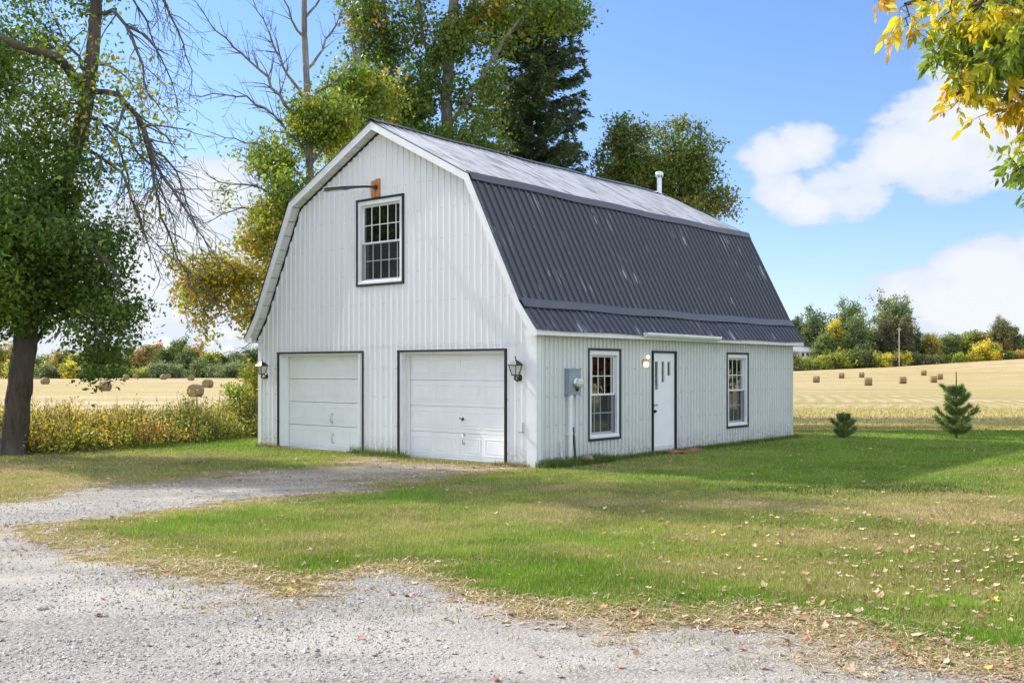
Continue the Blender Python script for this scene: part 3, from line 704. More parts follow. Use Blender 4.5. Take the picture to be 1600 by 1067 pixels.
# porch light with two globes
pl = MB(); pl.lathe((3.50, -.02, 1.90), (0, -1, 0), [(0, .055), (.02, .055), (.03, .03), (.06, .022)], 16)
pl.tube([(3.50, -.07, 1.90), (3.46, -.10, 1.87)], .014, 8); pl.tube([(3.50, -.07, 1.90), (3.54, -.09, 1.97)], .014, 8)
plo = pl.build('porch_light', M['brass'], barn)
for c, r in (((3.45, -.12, 1.85), .062), ((3.55, -.10, 2.00), .042)):
    g = MB(); g.lathe((c[0], c[1], c[2]-r), (0, 0, 1), [(r*(1-math.cos(t)), r*math.sin(t)) for t in np.linspace(.05, math.pi-.05, 10)], 16); g.build('glass_globe', M['globe'], plo)

# lanterns beside the garage doors
def lantern(y, label):
    o = .15; m = MB()
    m.lathe((-.02, y, 1.60), (-1, 0, 0), [(0, .062), (.015, .062), (.03, .04), (.035, .01)], 18)
    m.tube([(-.04, y, 1.58), (-.09, y+.0, 1.54), (-o-.02, y, 1.575), (-o, y, 1.635)], [.016, .018, .016, .02], 8)
    cx = -o; zb, zt_, wb_, wt = 1.655, 1.82, .045, .085
    m.box(cx-wb_-.008, cx+wb_+.008, y-wb_-.008, y+wb_+.008, zb-.02, zb)
    for sx in (-1, 1):
        for sy in (-1, 1): m.tube([(cx+sx*wb_, y+sy*wb_, zb), (cx+sx*wt, y+sy*wt, zt_)], .008, 6)
    m.box(cx-wt-.012, cx+wt+.012, y-wt-.012, y+wt+.012, zt_, zt_+.014)
    b = zt_+.014; w = wt+.02
    m.add([(cx-w,y-w,b),(cx+w,y-w,b),(cx+w,y+w,b),(cx-w,y+w,b),(cx-.035,y-.035,b+.075),(cx+.035,y-.035,b+.075),(cx+.035,y+.035,b+.075),(cx-.035,y+.035,b+.075)], [(0,3,2,1),(0,1,5,4),(1,2,6,5),(2,3,7,6),(3,0,4,7),(4,5,6,7)])
    m.lathe((cx, y, b+.075), (0, 0, 1), [(0, .032), (.015, .026), (.025, .01), (.035, .008), (.045, .015), (.06, .008), (.085, .003)], 12)
    lo_ = m.build('wall_lantern', M['blackmetal'], barn); tag(lo_, label)
    g = MB(); a = wb_-.004; c = wt-.006
    g.add([(cx-a,y-a,zb),(cx+a,y-a,zb),(cx+a,y+a,zb),(cx-a,y+a,zb),(cx-c,y-c,zt_),(cx+c,y-c,zt_),(cx+c,y+c,zt_),(cx-c,y+c,zt_)], [(0,3,2,1),(4,5,6,7),(0,1,5,4),(1,2,6,5),(2,3,7,6),(3,0,4,7)])
    g.build('lantern_glass', M['frosted'], lo_)
lantern(7.72, 'black carriage lantern at the outer corner beyond the left garage door'); lantern(.36, 'black carriage lantern between the right garage door and the barn corner')

# flood light on a timber block above the gable window
m = MB(); m.box(-.075, -.012, 3.98, 4.09, 5.235, 5.60); m.box(-.075, -.012, 4.105, 4.215, 5.235, 5.575); m.build('timber_block', M['wood'], barn, .006)
m = MB(); m.lathe((-.075, 4.06, 5.43), (-1, 0, 0), [(0, .05), (.02, .05), (.035, .03), (.06, .026)], 12)
m.tube([(-.12, 4.06, 5.43), (-.25, 4.20, 5.435), (-.40, 4.42, 5.43)], [.024, .024, .026], 10)
e = Vector((-.20, .42, -.02)).normalized(); sd = Vector((e.y, -e.x, 0)).normalized()
p0 = Vector((-.38, 4.38, 5.43)); outl = [(0, .035), (.10, .06), (.22, .085), (.5, .09), (.62, .07), (.66, .03)]
vs = []; 
for t, w in outl:
    for s, z in ((-1, .02), (1, .02), (1, -.025 if t < .2 else -.035), (-1, -.025 if t < .2 else -.035)): vs.append(p0+e*t+sd*w*s+Vector((0, 0, z)))
fs = []
for i in range(5):
    for k in range(4): fs.append((i*4+k, i*4+(k+1) % 4, i*4+4+(k+1) % 4, i*4+4+k))
fs += [(3,2,1,0), (20,21,22,23)]; m.add(vs, fs)
fl = m.build('flood_light', M['blackmetal'], barn)
g = MB(); c = p0+e*.38; q = [c+e*s*.14+sd*t*.06+Vector((0, 0, -.037)) for s, t in ((-1,-1),(1,-1),(1,1),(-1,1))]
g.add(q+[v+Vector((0, 0, -.006)) for v in q], [(0,1,2,3), (7,6,5,4), (0,4,5,1), (1,5,6,2), (2,6,7,3), (3,7,4,0)]); g.build('light_lens', M['frosted'], fl)

# electric meter, conduit
m = MB(); m.box(.80, 1.16, -.14, -.028, 1.28, 1.755); m.box(.79, 1.17, -.147, -.026, 1.745, 1.765); mo = m.build('electric_meter', M['grey'], barn, .006)
m = MB(); m.lathe((1.02, -.141, 1.50), (0, -1, 0), [(0, .105), (.03, .105), (.035, .09), (.05, .088)], 24); m.build('meter_ring', M['steel'], mo)
m = MB(); m.lathe((1.02, -.19, 1.50), (0, -1, 0), [(0, .086), (.05, .084), (.075, .07), (.085, .03)], 24); m.build('meter_glass', M['frosted'], mo)
m = MB(); m.lathe((1.02, -.145, 1.375), (0, -1, 0), [(0, .028), (.03, .026), (.045, .012)], 12); m.build('meter_lock', M['blackmetal'], mo)
m = MB(); m.tube([(.90, -.085, 1.285), (.90, -.085, .02)], .047, 14); m.tube([(.90, -.085, 1.285), (.90, -.085, 1.20)], .055, 14); m.tube([(.90, -.085, .60), (.90, -.085, .56)], .053, 14)
m.box(.82, 1.06, -.10, -.026, .545, .56); m.build('conduit', M['white'], barn)
m = MB(); m.box(-.05, -.034, .27, .285, .62, .80); m.box(-.10, -.034, .27, .33, .62, .635); m.build('hook', M['grey'], barn)
# flue
m = MB(); m.tube([(10.62, 3.94, 6.45), (10.62, 3.94, 7.22)], .066, 18); m.lathe((10.62, 3.94, 6.62), (0, 0, 1), [(0, .16), (.05, .1)], 18)
fo = m.build('flue_pipe', M['steel'], barn)
m = MB(); m.lathe((10.62, 3.94, 7.15), (0, 0, 1), [(0, .08), (.03, .11), (.14, .115), (.15, .105), (.18, .05)], 20); m.build('flue_cap', M['steel'], fo)

# things lying against the barn
def BP(x, y, z=0): return barn.matrix_basis @ Vector((x, y, z))
BM = Matrix.Translation(barn.location) @ Matrix.Rotation(rd(50.43), 4, 'Z')
def BP(x, y, z=0): return BM @ Vector((x, y, z))
m = MB(); m.tube([BP(1.02, -.06, .68), BP(.985, -.10, .5), BP(.93, -.17, .25), BP(.90, -.20, .05), BP(.92, -.22, -.02)], .022, 8); tag(m.build('hose', M['rubber']), 'black hose end rising from the ground beside the meter conduit', 'hose')
m = MB(); m.tube([BP(.66, -.08, .0), BP(.63, -.07, .44)], [.022, .016], 8); m.tube([BP(.60, -.10, .18), BP(.74, -.22, .0)], .014, 7); tag(m.build('stake', M['soffit']), 'short pale stake leaning on the side wall left of the conduit', 'stake')
m = MB(); b = 0
vs = []
for i in range(17):
    for j in range(5):
        x = 4.02+1.05*i/16; y = -.18-.34*j/4+.05*math.sin(i*.9+j*.3)
        vs.append((x+.03*math.sin(j*2.1), y, .055+.015*math.sin(i*.5)+.008*math.sin(i*2+j)))
V = [BP(*v) for v in vs]; top = [(i*5+j, (i+1)*5+j, (i+1)*5+j+1, i*5+j+1) for i in range(16) for j in range(4)]
m.add(V+[v+Vector((0, 0, -.035)) for v in V], top+[tuple(85+i for i in reversed(f)) for f in top]+[(i*5, (i+1)*5, 85+(i+1)*5, 85+i*5)[::-1] for i in range(16)]+[(i*5+4, (i+1)*5+4, 85+(i+1)*5+4, 85+i*5+4) for i in range(16)]+[(0,1,86,85),(1,2,87,86),(2,3,88,87),(3,4,89,88),(80,81,166,165)[::-1],(81,82,167,166)[::-1],(82,83,168,167)[::-1],(83,84,169,168)[::-1]])
tag(m.build('board', M['board']), 'reddish weathered board lying as a step below the entry door', 'board')
def rock(name, c, s, mt, label, cat, seed, group=None, sq=.65):
    import bmesh
    bm = bmesh.new(); bmesh.ops.create_icosphere(bm, subdivisions=3, radius=1)
    r_ = random.Random(seed); of = Vector((r_.random()*9, r_.random()*9, r_.random()*9))
    from mathutils import noise
    for v in bm.verts:
        d = 1+.35*noise.noise(v.co*1.1+of)+.10*noise.noise(v.co*3+of); v.co = Vector((v.co.x*d*s, v.co.y*d*s*.8, v.co.z*d*s*sq))
    me = bpy.data.meshes.new(name); bm.to_mesh(me); bm.free(); me.materials.append(mt)
    o = link(name, me); o.location = c; o.rotation_euler = (0, 0, r_.random()*6); tag(o, label, cat, group)
rock('stone', BP(1.22, -.22, .06), .16, M['stone'], 'reddish stone at the foot of the side wall under the meter, larger of two', 'stone', 3, 'stones by the wall')
rock('stone', BP(1.50, -.26, .04), .10, M['stone'], 'small brown stone just right of the larger reddish one by the side wall', 'stone', 5, 'stones by the wall')
gx, gy = G(67, 953); rock('stone', (gx, gy, .018), .042, M['greystone'], 'flat grey stone lying alone on the gravel at the left foreground', 'stone', 8, sq=.5)
# ------------------------------------------------------------------ trees
def frusta(A, B_, ra, rb, n=5):
    """tapered tubes for many edges at once -> V, F"""
    A = np.asarray(A, float); B_ = np.asarray(B_, float); ra = np.asarray(ra, float); rb = np.asarray(rb, float)
    d = B_-A; L_ = np.linalg.norm(d, axis=1, keepdims=True)+1e-9; d = d/L_
    B2 = B_+d*np.minimum(rb[:, None]*.35, .05)
    ref = np.where(np.abs(d[:, 2:3]) > .9, np.array([[1., 0, 0]]), np.array([[0, 0, 1.]]))
    u = np.cross(d, ref); u /= np.linalg.norm(u, axis=1, keepdims=True)+1e-9; v = np.cross(d, u)
    t = np.arange(n)*2*np.pi/n; c, s = np.cos(t), np.sin(t)
    ring = u[:, None, :]*c[None, :, None]+v[:, None, :]*s[None, :, None]
    V = np.concatenate([A[:, None, :]+ring*ra[:, None, None], B2[:, None, :]+ring*rb[:, None, None]], 1).reshape(-1, 3)
    k = np.arange(n); f = np.stack([k, (k+1) % n, n+(k+1) % n, n+k], 1)
    F_ = (f[None]+(np.arange(len(A))*2*n)[:, None, None]).reshape(-1, 4)
    return V, F_
def unit(v): return v/(np.linalg.norm(v, axis=-1, keepdims=True)+1e-9)
def leaves(C, size, cols, droop=0.0, aspect=.55, rs=None, pointed=False, face=None, jit=.35):
    """one leaf face per centre; returns V, F, col"""
    r = rs or rng; n = len(C); sz = size*(1+jit*r.normal(size=n)).clip(.4, 1.8)
    a = unit(r.normal(size=(n, 3))+np.array([0, 0, -droop]))            # leaf axis
    if face is not None: a = unit(a+face)
    b = unit(np.cross(a, unit(r.normal(size=(n, 3))+np.array([0, 0, .8])))); nn = np.cross(a, b)
    s = sz[:, None]
    if pointed:
        w = aspect
        pts = [C, C+a*s*.3+b*s*w*.5, C+a*s*.6+b*s*w*.42+nn*s*.06, C+a*s+nn*s*.12, C+a*s*.6-b*s*w*.42+nn*s*.06, C+a*s*.3-b*s*w*.5]
    else:
        pts = [C-a*s*.5, C+b*s*aspect*.5, C+a*s*.5, C-b*s*aspect*.5]
    k = len(pts); V = np.stack(pts, 1).reshape(-1, 3); F_ = np.arange(n*k).reshape(n, k)
    return V, F_, cols
def pick(pal, n, r=None, var=.18, idx=None):
    r = r or rng; W = np.array([p[0] for p in pal], float); W /= W.sum(); Cc = np.array([p[1] for p in pal])
    i = r.choice(len(pal), size=n, p=W) if idx is None else idx
    return Cc[i]*(1+var*r.normal(size=(n, 1))).clip(.5, 1.6)
DG = (.075, .135, .022); MG = (.125, .21, .030); LG = (.20, .30, .038); YG = (.30, .34, .04); YE = (.46, .36, .03); OR = (.50, .23, .03); RD = (.26, .06, .03); BR = (.16, .09, .04); OL = (.11, .12, .035); GG = (.10, .13, .06)

def blob_points(blobs, n, r, hollow=.35):
    """points spread through ellipsoids, lumpy, denser to the outside"""
    w = np.array([b[3]*b[4]*b[5]*(b[6] if len(b) > 6 else 1) for b in blobs]) ; w /= w.sum(); out = []
    for b, k in zip(blobs, r.multinomial(n, w)):
        d = unit(r.normal(size=(k, 3))); rad = r.random(k)**(hollow)
        rad *= .50+.85*vnoise(d[:, 0]*3.1+b[0]*3, d[:, 2]*3.1+d[:, 1]*2.2+b[2], 3)
        out.append(np.array(b[:3])+d*rad[:, None]*np.array(b[3:6]))
    return np.concatenate(out)
def grow(lines, att, step=.45, droop=.0, rmin=.008, seed=0, expo=2.3, jitter=.10, limbs=None):
    """lines: list of (pts, r0, r1) limbs; att: twig tips. Greedy nearest-branch growth -> edges + tips"""
    r = np.random.default_rng(seed); pos = []; par = []; rad = []; fixed = []
    for pts, r0, r1 in lines:
        pts = np.array(pts, float); seg = np.linalg.norm(np.diff(pts, axis=0), axis=1); T = np.concatenate([[0], np.cumsum(seg)]); n = max(3, int(T[-1]/(step*.8)))
        first = True
        if pos:
            P_ = np.array(pos); j = int(np.argmin(np.linalg.norm(P_-pts[0], axis=1)))
        else: j = -1
        for i in range(n+1):
            t = T[-1]*i/n; p = np.array([np.interp(t, T, pts[:, k]) for k in range(3)])
            if 0 < i: p = p+r.normal(size=3)*(.008 if r0 > .15 else r0*.12)
            pos.append(p); par.append(j); rad.append(r0+(r1-r0)*i/n); fixed.append(True); j = len(pos)-1
        if limbs is not None: limbs.append((pos[-(n+1):], rad[-(n+1):]))
    PP = np.zeros((len(pos)+len(att)*14, 3)); PP[:len(pos)] = pos; cnt = len(pos)
    d0 = np.array([np.min(np.linalg.norm(PP[:cnt]-a, axis=1)) for a in att]); tips = [-1]*len(att)
    base = PP[0]
    for k in np.argsort(d0):
        a = att[k]; dd = np.linalg.norm(PP[:cnt]-a, axis=1)+.25*np.maximum(0, PP[:cnt, 2]-a[2]); j = int(np.argmin(dd)); s = PP[j].copy(); L_ = np.linalg.norm(a-s); m = max(1, min(12, int(L_/step+.5)))
        for i in range(1, m+1):
            t = i/m; q = s+(a-s)*t+r.normal(size=3)*jitter*min(L_, 1.5)*(0 if i == m else 1)*.5
            q[2] += (droop)*L_*4*t*(1-t)*.25
            PP[cnt] = q; par.append(j); rad.append(0); fixed.append(False); j = cnt; cnt += 1
        tips[k] = j
    n = cnt; pw = np.zeros(n); kids = np.zeros(n)
    for i in range(n-1, -1, -1):
        if not fixed[i]:
            if pw[i] == 0: pw[i] = rmin**expo
            if par[i] >= 0: pw[par[i]] += pw[i]
            rad[i] = pw[i]**(1/expo)
    A, B_, ra, rb = [], [], [], []
    rad = np.array(rad)
    for i in range(n):
        j = par[i]
        if j < 0 or (fixed[i] and limbs is not None): continue
        A.append(PP[j]); B_.append(PP[i]); rb.append(rad[i]); ra.append(min(rad[j], rad[i]*1.35) if not fixed[i] else (rad[j] if fixed[j] and rad[j] < rad[i]*1.6 else rad[i]))
    return (np.array(A), np.array(B_), np.array(ra), np.array(rb)), PP[:cnt], tips
def limb_tubes(limbs, off, r, n=14):
    mb = MB()
    for q, (pts, rr) in enumerate(limbs):
        pts = [np.array(x)-off for x in pts]; P_ = []; Q_ = []
        for i in range(len(pts)-1):
            for k in range(3): t = k/3; P_.append(pts[i]*(1-t)+pts[i+1]*t); Q_.append(rr[i]*(1-t)+rr[i+1]*t)
        P_.append(pts[-1]); Q_.append(rr[-1])
        if q == 0:
            z0 = P_[0][2]; Q_ = [a*(1+.30*math.exp(-(p_[2]-z0)/.28)) for a, p_ in zip(Q_, P_)]; P_[0] = P_[0]-np.array([0, 0, .15])
        b = len(mb.v); mb.tube(P_, Q_, n)
        for i in range(b, len(mb.v)):
            k = (i-b)//n; k = min(k, len(P_)-1); c = P_[k]; v = np.array(mb.v[i]); a = (i-b) % n
            f = 1+.10*(float(vnoise(a*.8+q*7, v[2]*.5, 3))-.5)+.03*r.normal(); mb.v[i] = tuple(c+(v-c)*f)
    V = np.array(mb.v); F_ = np.array([f for f in mb.f if len(f) == 4]); return V, F_
def tree(name, label, group, lines, blobs, natt, nleaf, lsize, pal, bark, seed, clump=.45, palclump=True, droop=0, rmin=.008, aspect=.55, ldroop=.3, extra=None, sides=5, bare=None, mat='leaf', hollow=.35, thr=.36, fq=.9, step=.45, pointed=False, twigmat=None, cat='tree', parts=('trunk', 'crown')):
    r = np.random.default_rng(seed)
    att = blob_points(blobs, natt, r, hollow)
    # lumpy foliage: drop attractors where a low-frequency noise is low, so gaps open
    keep = fbm(att[:, 0]*fq+att[:, 1]*.4, att[:, 2]*fq+att[:, 1]*.5, seed, 3) > thr
    att = att[keep]
    limbs = []
    (A, B_, ra, rb), PP, tips = grow(lines, att, step, droop, rmin, seed, limbs=limbs)
    root = empty(name, tuple(lines[0][0][0]), label=label, cat=cat, group=group)
    off = np.array(lines[0][0][0])
    if bare is not None:
        A = np.concatenate([A, bare[0]]); B_ = np.concatenate([B_, bare[1]]); ra = np.concatenate([ra, bare[2]]); rb = np.concatenate([rb, bare[3]])
    big = rb > .03
    V0, F0 = limb_tubes(limbs, off, r); V1, F1 = frusta(A[big]-off, B_[big]-off, ra[big], rb[big], 8); V2, F2 = frusta(A[~big]-off, B_[~big]-off, ra[~big], rb[~big], 4)
    np_mesh(parts[0], np.concatenate([V0, V1, V2]), np.concatenate([F0, F1+len(V0), F2+len(V0)+len(V1)]), [bark, twigmat or bark], root, midx=np.repeat([0, 0, 1], [len(F0), len(F1), len(F2)]), smooth=True)
    n = len(att); per = r.poisson(nleaf/n, size=n); ci = np.repeat(np.arange(n), per); N_ = len(ci)
    C = att[ci]+r.normal(size=(N_, 3))*clump*np.array([1, 1, .7]); C[:, 2] -= abs(r.normal(size=N_))*clump*.3
    ki = r.choice(len(pal), size=n, p=np.array([p[0] for p in pal])/sum(p[0] for p in pal))
    # neighbouring clumps turn colour together
    nz = fbm(att[:, 0]*.45+att[:, 1]*.3, att[:, 2]*.45, seed+5, 3); order = np.argsort(np.argsort(nz+r.normal(size=n)*.06))/n
    cw = np.cumsum([p[0] for p in pal])/sum(p[0] for p in pal); kn = np.searchsorted(cw, order).clip(0, len(pal)-1)
    mixr = r.random(N_); idx = np.where(mixr < .72, kn[ci], ki[ci]); flip = r.random(N_) < .15; idx = np.where(flip, r.choice(len(pal), size=N_, p=np.array([p[0] for p in pal])/sum(p[0] for p in pal)), idx)
    cols = pick(pal, N_, r, .2, idx)
    if extra is not None: C, cols = extra(C, cols, r)
    V, F_, cc = leaves(C-off, lsize, cols, ldroop, aspect, r, pointed)
    np_mesh(parts[1], V, F_, M[mat], root, fcol=cc)
    return root
def spray(start, dirv, length, radius, r, level=0, up=0.25, sub=.32, ang=.75, out=None, maxlev=3, jit=.12, dens=1.0):
    """a bare limb with side twigs; up>0 curves to the sky, up<0 hangs"""
    if out is None: out = ([], [], [], [])
    n = max(3, int(length/(.22 if level else .3))); p = np.array(start, float); d = unit(np.array(dirv, float)); st = length/n; side = 1
    for i in range(n):
        rr = radius*(1-i/n*.85); r2 = radius*(1-(i+1)/n*.85)
        d = unit(d+r.normal(size=3)*jit+np.array([0, 0, up*st])); q = p+d*st
        out[0].append(p); out[1].append(q); out[2].append(max(rr, .0055)); out[3].append(max(r2, .0045))
        if level < maxlev and i > n*.12 and r.random() < dens:
            ax = unit(np.cross(d, r.normal(size=3))); side = -side
            nd = unit(d*math.cos(ang)+ax*math.sin(ang)*side)
            ln = length*(1-i/n*.75)*sub*(.6+.8*r.random())
            if ln > .18: spray(q, nd, ln, max(r2*.55, .004), r, level+1, up*1.3, sub*.95, ang*.85, out, maxlev, jit*1.15, dens)
        p = q
    return out
def along_path(pts, r0, r1, r, **k):
    """limb given by points, sprouting twigs along it"""
    pts = np.array(pts, float); out = ([], [], [], []); seg = np.linalg.norm(np.diff(pts, axis=0), axis=1); T = np.concatenate([[0], np.cumsum(seg)]); n = max(4, int(T[-1]/.3))
    Q = np.stack([np.interp(np.linspace(0, T[-1], n+1), T, pts[:, i]) for i in range(3)], 1); Q[1:] += r.normal(size=(n, 3))*.03
    tw = k.pop('twig', .3); sk = k.pop('start', .15); nper = k.pop('nper', 1)
    for i in range(n):
        a, b = r0+(r1-r0)*i/n, r0+(r1-r0)*(i+1)/n
        out[0].append(Q[i]); out[1].append(Q[i+1]); out[2].append(a); out[3].append(b)
        if i > n*sk:
            for _ in range(nper):
                d = unit(Q[i+1]-Q[i]); ax = unit(np.cross(d, r.normal(size=3))); a_ = .75
                spray(Q[i+1], d*math.cos(a_)+ax*math.sin(a_), tw*T[-1]*(1.15-i/n*.75)*(.5+.8*r.random()), max(b*.45, .006), r, 1, out=out, **k)
    return out
def cat4(*os):
    return tuple(np.concatenate([np.array(o[i]) for o in os]) for i in range(4))

# 1. big old maple at the left
D1 = 20.9
r = np.random.default_rng(11)
T1 = [P(20, 712, D1), P(27, 640, D1), P(36, 570, D1), P(45, 480, D1+.1), P(62, 390, D1+.1), P(88, 310, D1), P(112, 245, D1), P(132, 180, D1), P(142, 110, D1), P(148, 50, D1), P(152, -40, D1), P(160, -160, D1+.3)]
lines = [(T1, .255, .08),
  ([P(125, 135, D1), P(100, 95, D1-.4), P(78, 84, D1-.8), P(20, 70, D1-1.4), P(-60, 20, D1-1.6)], .11, .04),
  ([P(45, 480, D1), P(10, 400, D1-.3), P(-40, 300, D1-.8), P(-100, 180, D1-.6)], .16, .05),
  ([P(62, 390, D1), P(110, 370, D1-1.2), P(160, 400, D1-2), P(190, 440, D1-2.2)], .09, .03),
  ([P(36, 560, D1), P(80, 500, D1+.5), P(130, 490, D1+.6)], .07, .03),
  ([P(88, 310, D1), P(60, 270, D1+1.5), P(30, 200, D1+2.2)], .09, .03)]
def pb(px, py, d, rx, ry, rz, w=1): return (*P(px, py, d), rx/FOC*d, rz, ry/FOC*d, w)
blobs = [pb(60, 330, D1-.5, 85, 85, 2.0, 1.2), pb(10, 420, D1-.8, 90, 100, 2.0, 1.2), pb(70, 470, D1-.4, 80, 55, 1.6, 1.3), pb(150, 480, D1-1, 70, 65, 1.5, 1.1), pb(140, 550, D1-1.2, 48, 38, .8, 1.3),
  pb(178, 410, D1-1, 45, 75, 1.2, 1.0), pb(110, 400, D1-1.4, 75, 70, 1.4, 1.2), pb(50, 240, D1, 95, 55, 1.8, .9), pb(-60, 300, D1, 120, 240, 2.4, .8), pb(-120, 480, D1, 110, 90, 2.2, .8), pb(20, 560, D1-1.2, 40, 24, .7, 1.2),
  pb(20, 80, D1, 75, 85, 1.7, 1.4), pb(60, -80, D1, 170, 90, 2.4, .5), pb(60, 170, D1+.6, 70, 60, 1.4, .9), pb(-80, 60, D1+1, 120, 140, 2.4, .7), pb(95, 160, D1-.3, 70, 60, 1.3, .55), pb(130, 320, D1+.3, 60, 60, 1.2, .5)]
D0 = D1
kb = dict(up=-.5, sub=.42, maxlev=3, jit=.14)
bare1 = cat4(
  along_path([P(132,150,D0),P(165,142,D0-.2),P(195,155,D0-.4),P(222,195,D0-.6),P(238,235,D0-.7),P(262,285,D0-.8),P(300,345,D0-.9),P(330,392,D0-1)], 0.066, .012, r, twig=.34, start=.15, nper=3, **kb),
  along_path([P(222,195,D0-.6),P(235,250,D0-.2),P(245,310,D0),P(268,370,D0),P(290,430,D0),P(312,470,D0)], 0.039, .008, r, twig=.32, start=.1, nper=3, **kb),
  along_path([P(150,20,D0),P(175,18,D0-.5),P(200,42,D0-.8),P(218,90,D0-.9),P(232,150,D0-1),P(262,185,D0-1)], 0.047, .008, r, twig=.36, start=.1, nper=3, **kb),
  along_path([P(150,-30,D0),P(200,-50,D0+.5),P(250,-10,D0+.6),P(285,60,D0+.7),P(302,130,D0+.7)], 0.047, .008, r, twig=.34, start=.15, nper=3, **kb),
  along_path([P(150,-30,D0),P(190,-20,D0+.2),P(225,20,D0+.5),P(250,100,D0+.6)], 0.039, .008, r, twig=.4, start=.1, nper=3, **kb),
  along_path([P(142,100,D0),P(175,105,D0+.4),P(205,125,D0+.9),P(225,170,D0+1.0)], 0.031, .008, r, twig=.4, start=.1, nper=3, **kb),
  along_path([P(118,235,D0),P(150,240,D0-.5),P(190,275,D0-.8),P(215,340,D0-.8),P(250,430,D0-.9)], 0.043, .008, r, twig=.33, start=.15, nper=3, **kb),
  along_path([P(132,180,D0),P(165,195,D0+.3),P(190,240,D0+.6),P(205,310,D0+.7),P(235,390,D0+.8)], 0.035, .008, r, twig=.34, start=.1, nper=3, **kb),
  along_path([P(238,235,D0-.7),P(262,250,D0-.4),P(285,290,D0-.2),P(305,350,D0-.2),P(318,410,D0-.2)], 0.027, .006, r, twig=.34, start=.05, nper=3, **kb),
  along_path([P(165,195,D0+.3),P(200,215,D0+.2),P(240,270,D0+.2),P(270,340,D0+.2),P(285,420,D0+.2)], 0.027, .006, r, twig=.34, start=.05, nper=3, **kb),
  along_path([P(200,42,D0-.8),P(235,60,D0-.7),P(265,110,D0-.6),P(280,180,D0-.6)], 0.027, .006, r, twig=.4, start=.05, nper=3, **kb),
  along_path([P(140,120,D0),P(100,60,D0+.5),P(75,0,D0+.8)], 0.039, .01, r, twig=.4, start=.1, nper=2, up=.2, sub=.36, maxlev=2, jit=.13))
def ex1(C, cols, r):
    # a few sparse leaves still clinging to the right-hand bare limbs
    k = 2600; c = []
    for px, py, rx, ry, n in ((190,110,35,30,160),(235,160,35,35,330),(190,170,35,40,300),(215,250,40,60,420),(170,215,40,30,250),(200,330,45,60,350),(130,110,60,70,380)):
        pp = np.array([P(px, py, D1-.4)]); q = pp+r.normal(size=(n, 3))*np.array([rx/FOC*D1*.6, .7, ry/FOC*D1*.6]); c.append(q)
    c = np.concatenate(c); cc = pick([(3, LG), (2, YG), (1, YE), (.6, OR)], len(c), r)
    return np.concatenate([C, c]), np.concatenate([cols, cc])
tree('maple_tree', 'large dark green maple with drooping bare limbs at the left edge of the yard', None, lines, blobs, 1900, 100000, .095, [(5, DG), (4, MG), (1.4, LG), (.25, YG)], M['bark'], 21, clump=.22, thr=.40, fq=1.0, droop=.1, rmin=.007, bare=bare1, extra=ex1, aspect=.5, twigmat=M['twig'], hollow=.42)

# 2. half-bare tree behind the barn: grey trunk, leafless limbs reaching left
D2 = 31.0; r = np.random.default_rng(12)
t2 = [P(500, 590, D2)*[1,1,0], P(492, 400, D2), P(484, 260, D2), P(480, 150, D2), P(476, 60, D2), P(474, -40, D2), P(470, -150, D2)]
kb = dict(up=.12, sub=.38, maxlev=3, jit=.12)
bare2 = cat4(
  along_path([P(482,200,D2),P(450,170,D2-.3),P(415,120,D2-.6),P(370,75,D2-.9),P(330,40,D2-1.2),P(305,5,D2-1.4)], .06, .01, r, twig=.27, nper=3, **kb),
  along_path([P(482,160,D2),P(455,125,D2+.3),P(430,80,D2+.6),P(410,30,D2+.9),P(385,-10,D2+1)], .055, .01, r, twig=.27, nper=3, **kb),
  along_path([P(484,240,D2),P(455,210,D2-.4),P(420,175,D2-.8),P(380,150,D2-1),P(335,148,D2-1.3),P(300,150,D2-1.5)], .05, .01, r, twig=.27, nper=3, **kb),
  along_path([P(486,300,D2),P(450,250,D2+.3),P(400,225,D2+.4),P(350,215,D2+.5),P(325,205,D2+.6)], .045, .01, r, twig=.27, nper=3, **kb),
  along_path([P(488,350,D2),P(440,310,D2-.5),P(395,290,D2-.8),P(345,285,D2-1),P(315,265,D2-1.2)], .05, .01, r, twig=.27, nper=3, **kb),
  along_path([P(490,380,D2),P(440,345,D2),P(390,325,D2),P(340,335,D2-.1),P(320,350,D2-.2)], .045, .01, r, twig=.25, nper=3, **kb),
  along_path([P(478,110,D2),P(500,80,D2+.4),P(525,40,D2+.6),P(540,0,D2+.8)], .05, .01, r, twig=.33, nper=3, **kb),
  along_path([P(480,170,D2),P(500,140,D2-.3),P(530,120,D2-.5),P(555,95,D2-.6)], .045, .01, r, twig=.3, nper=3, **kb),
  along_path([P(476,60,D2),P(455,30,D2-.3),P(440,-20,D2-.4)], .045, .01, r, twig=.4, nper=3, **kb),
  along_path([P(475,30,D2),P(500,0,D2+.3),P(520,-60,D2+.4)], .045, .01, r, twig=.4, nper=3, **kb),
  along_path([P(492,470,D2),P(450,500,D2-.5),P(410,520,D2-.8),P(370,555,D2-1)], .04, .008, r, twig=.3, nper=2, up=-.2, sub=.34, maxlev=2, jit=.12))
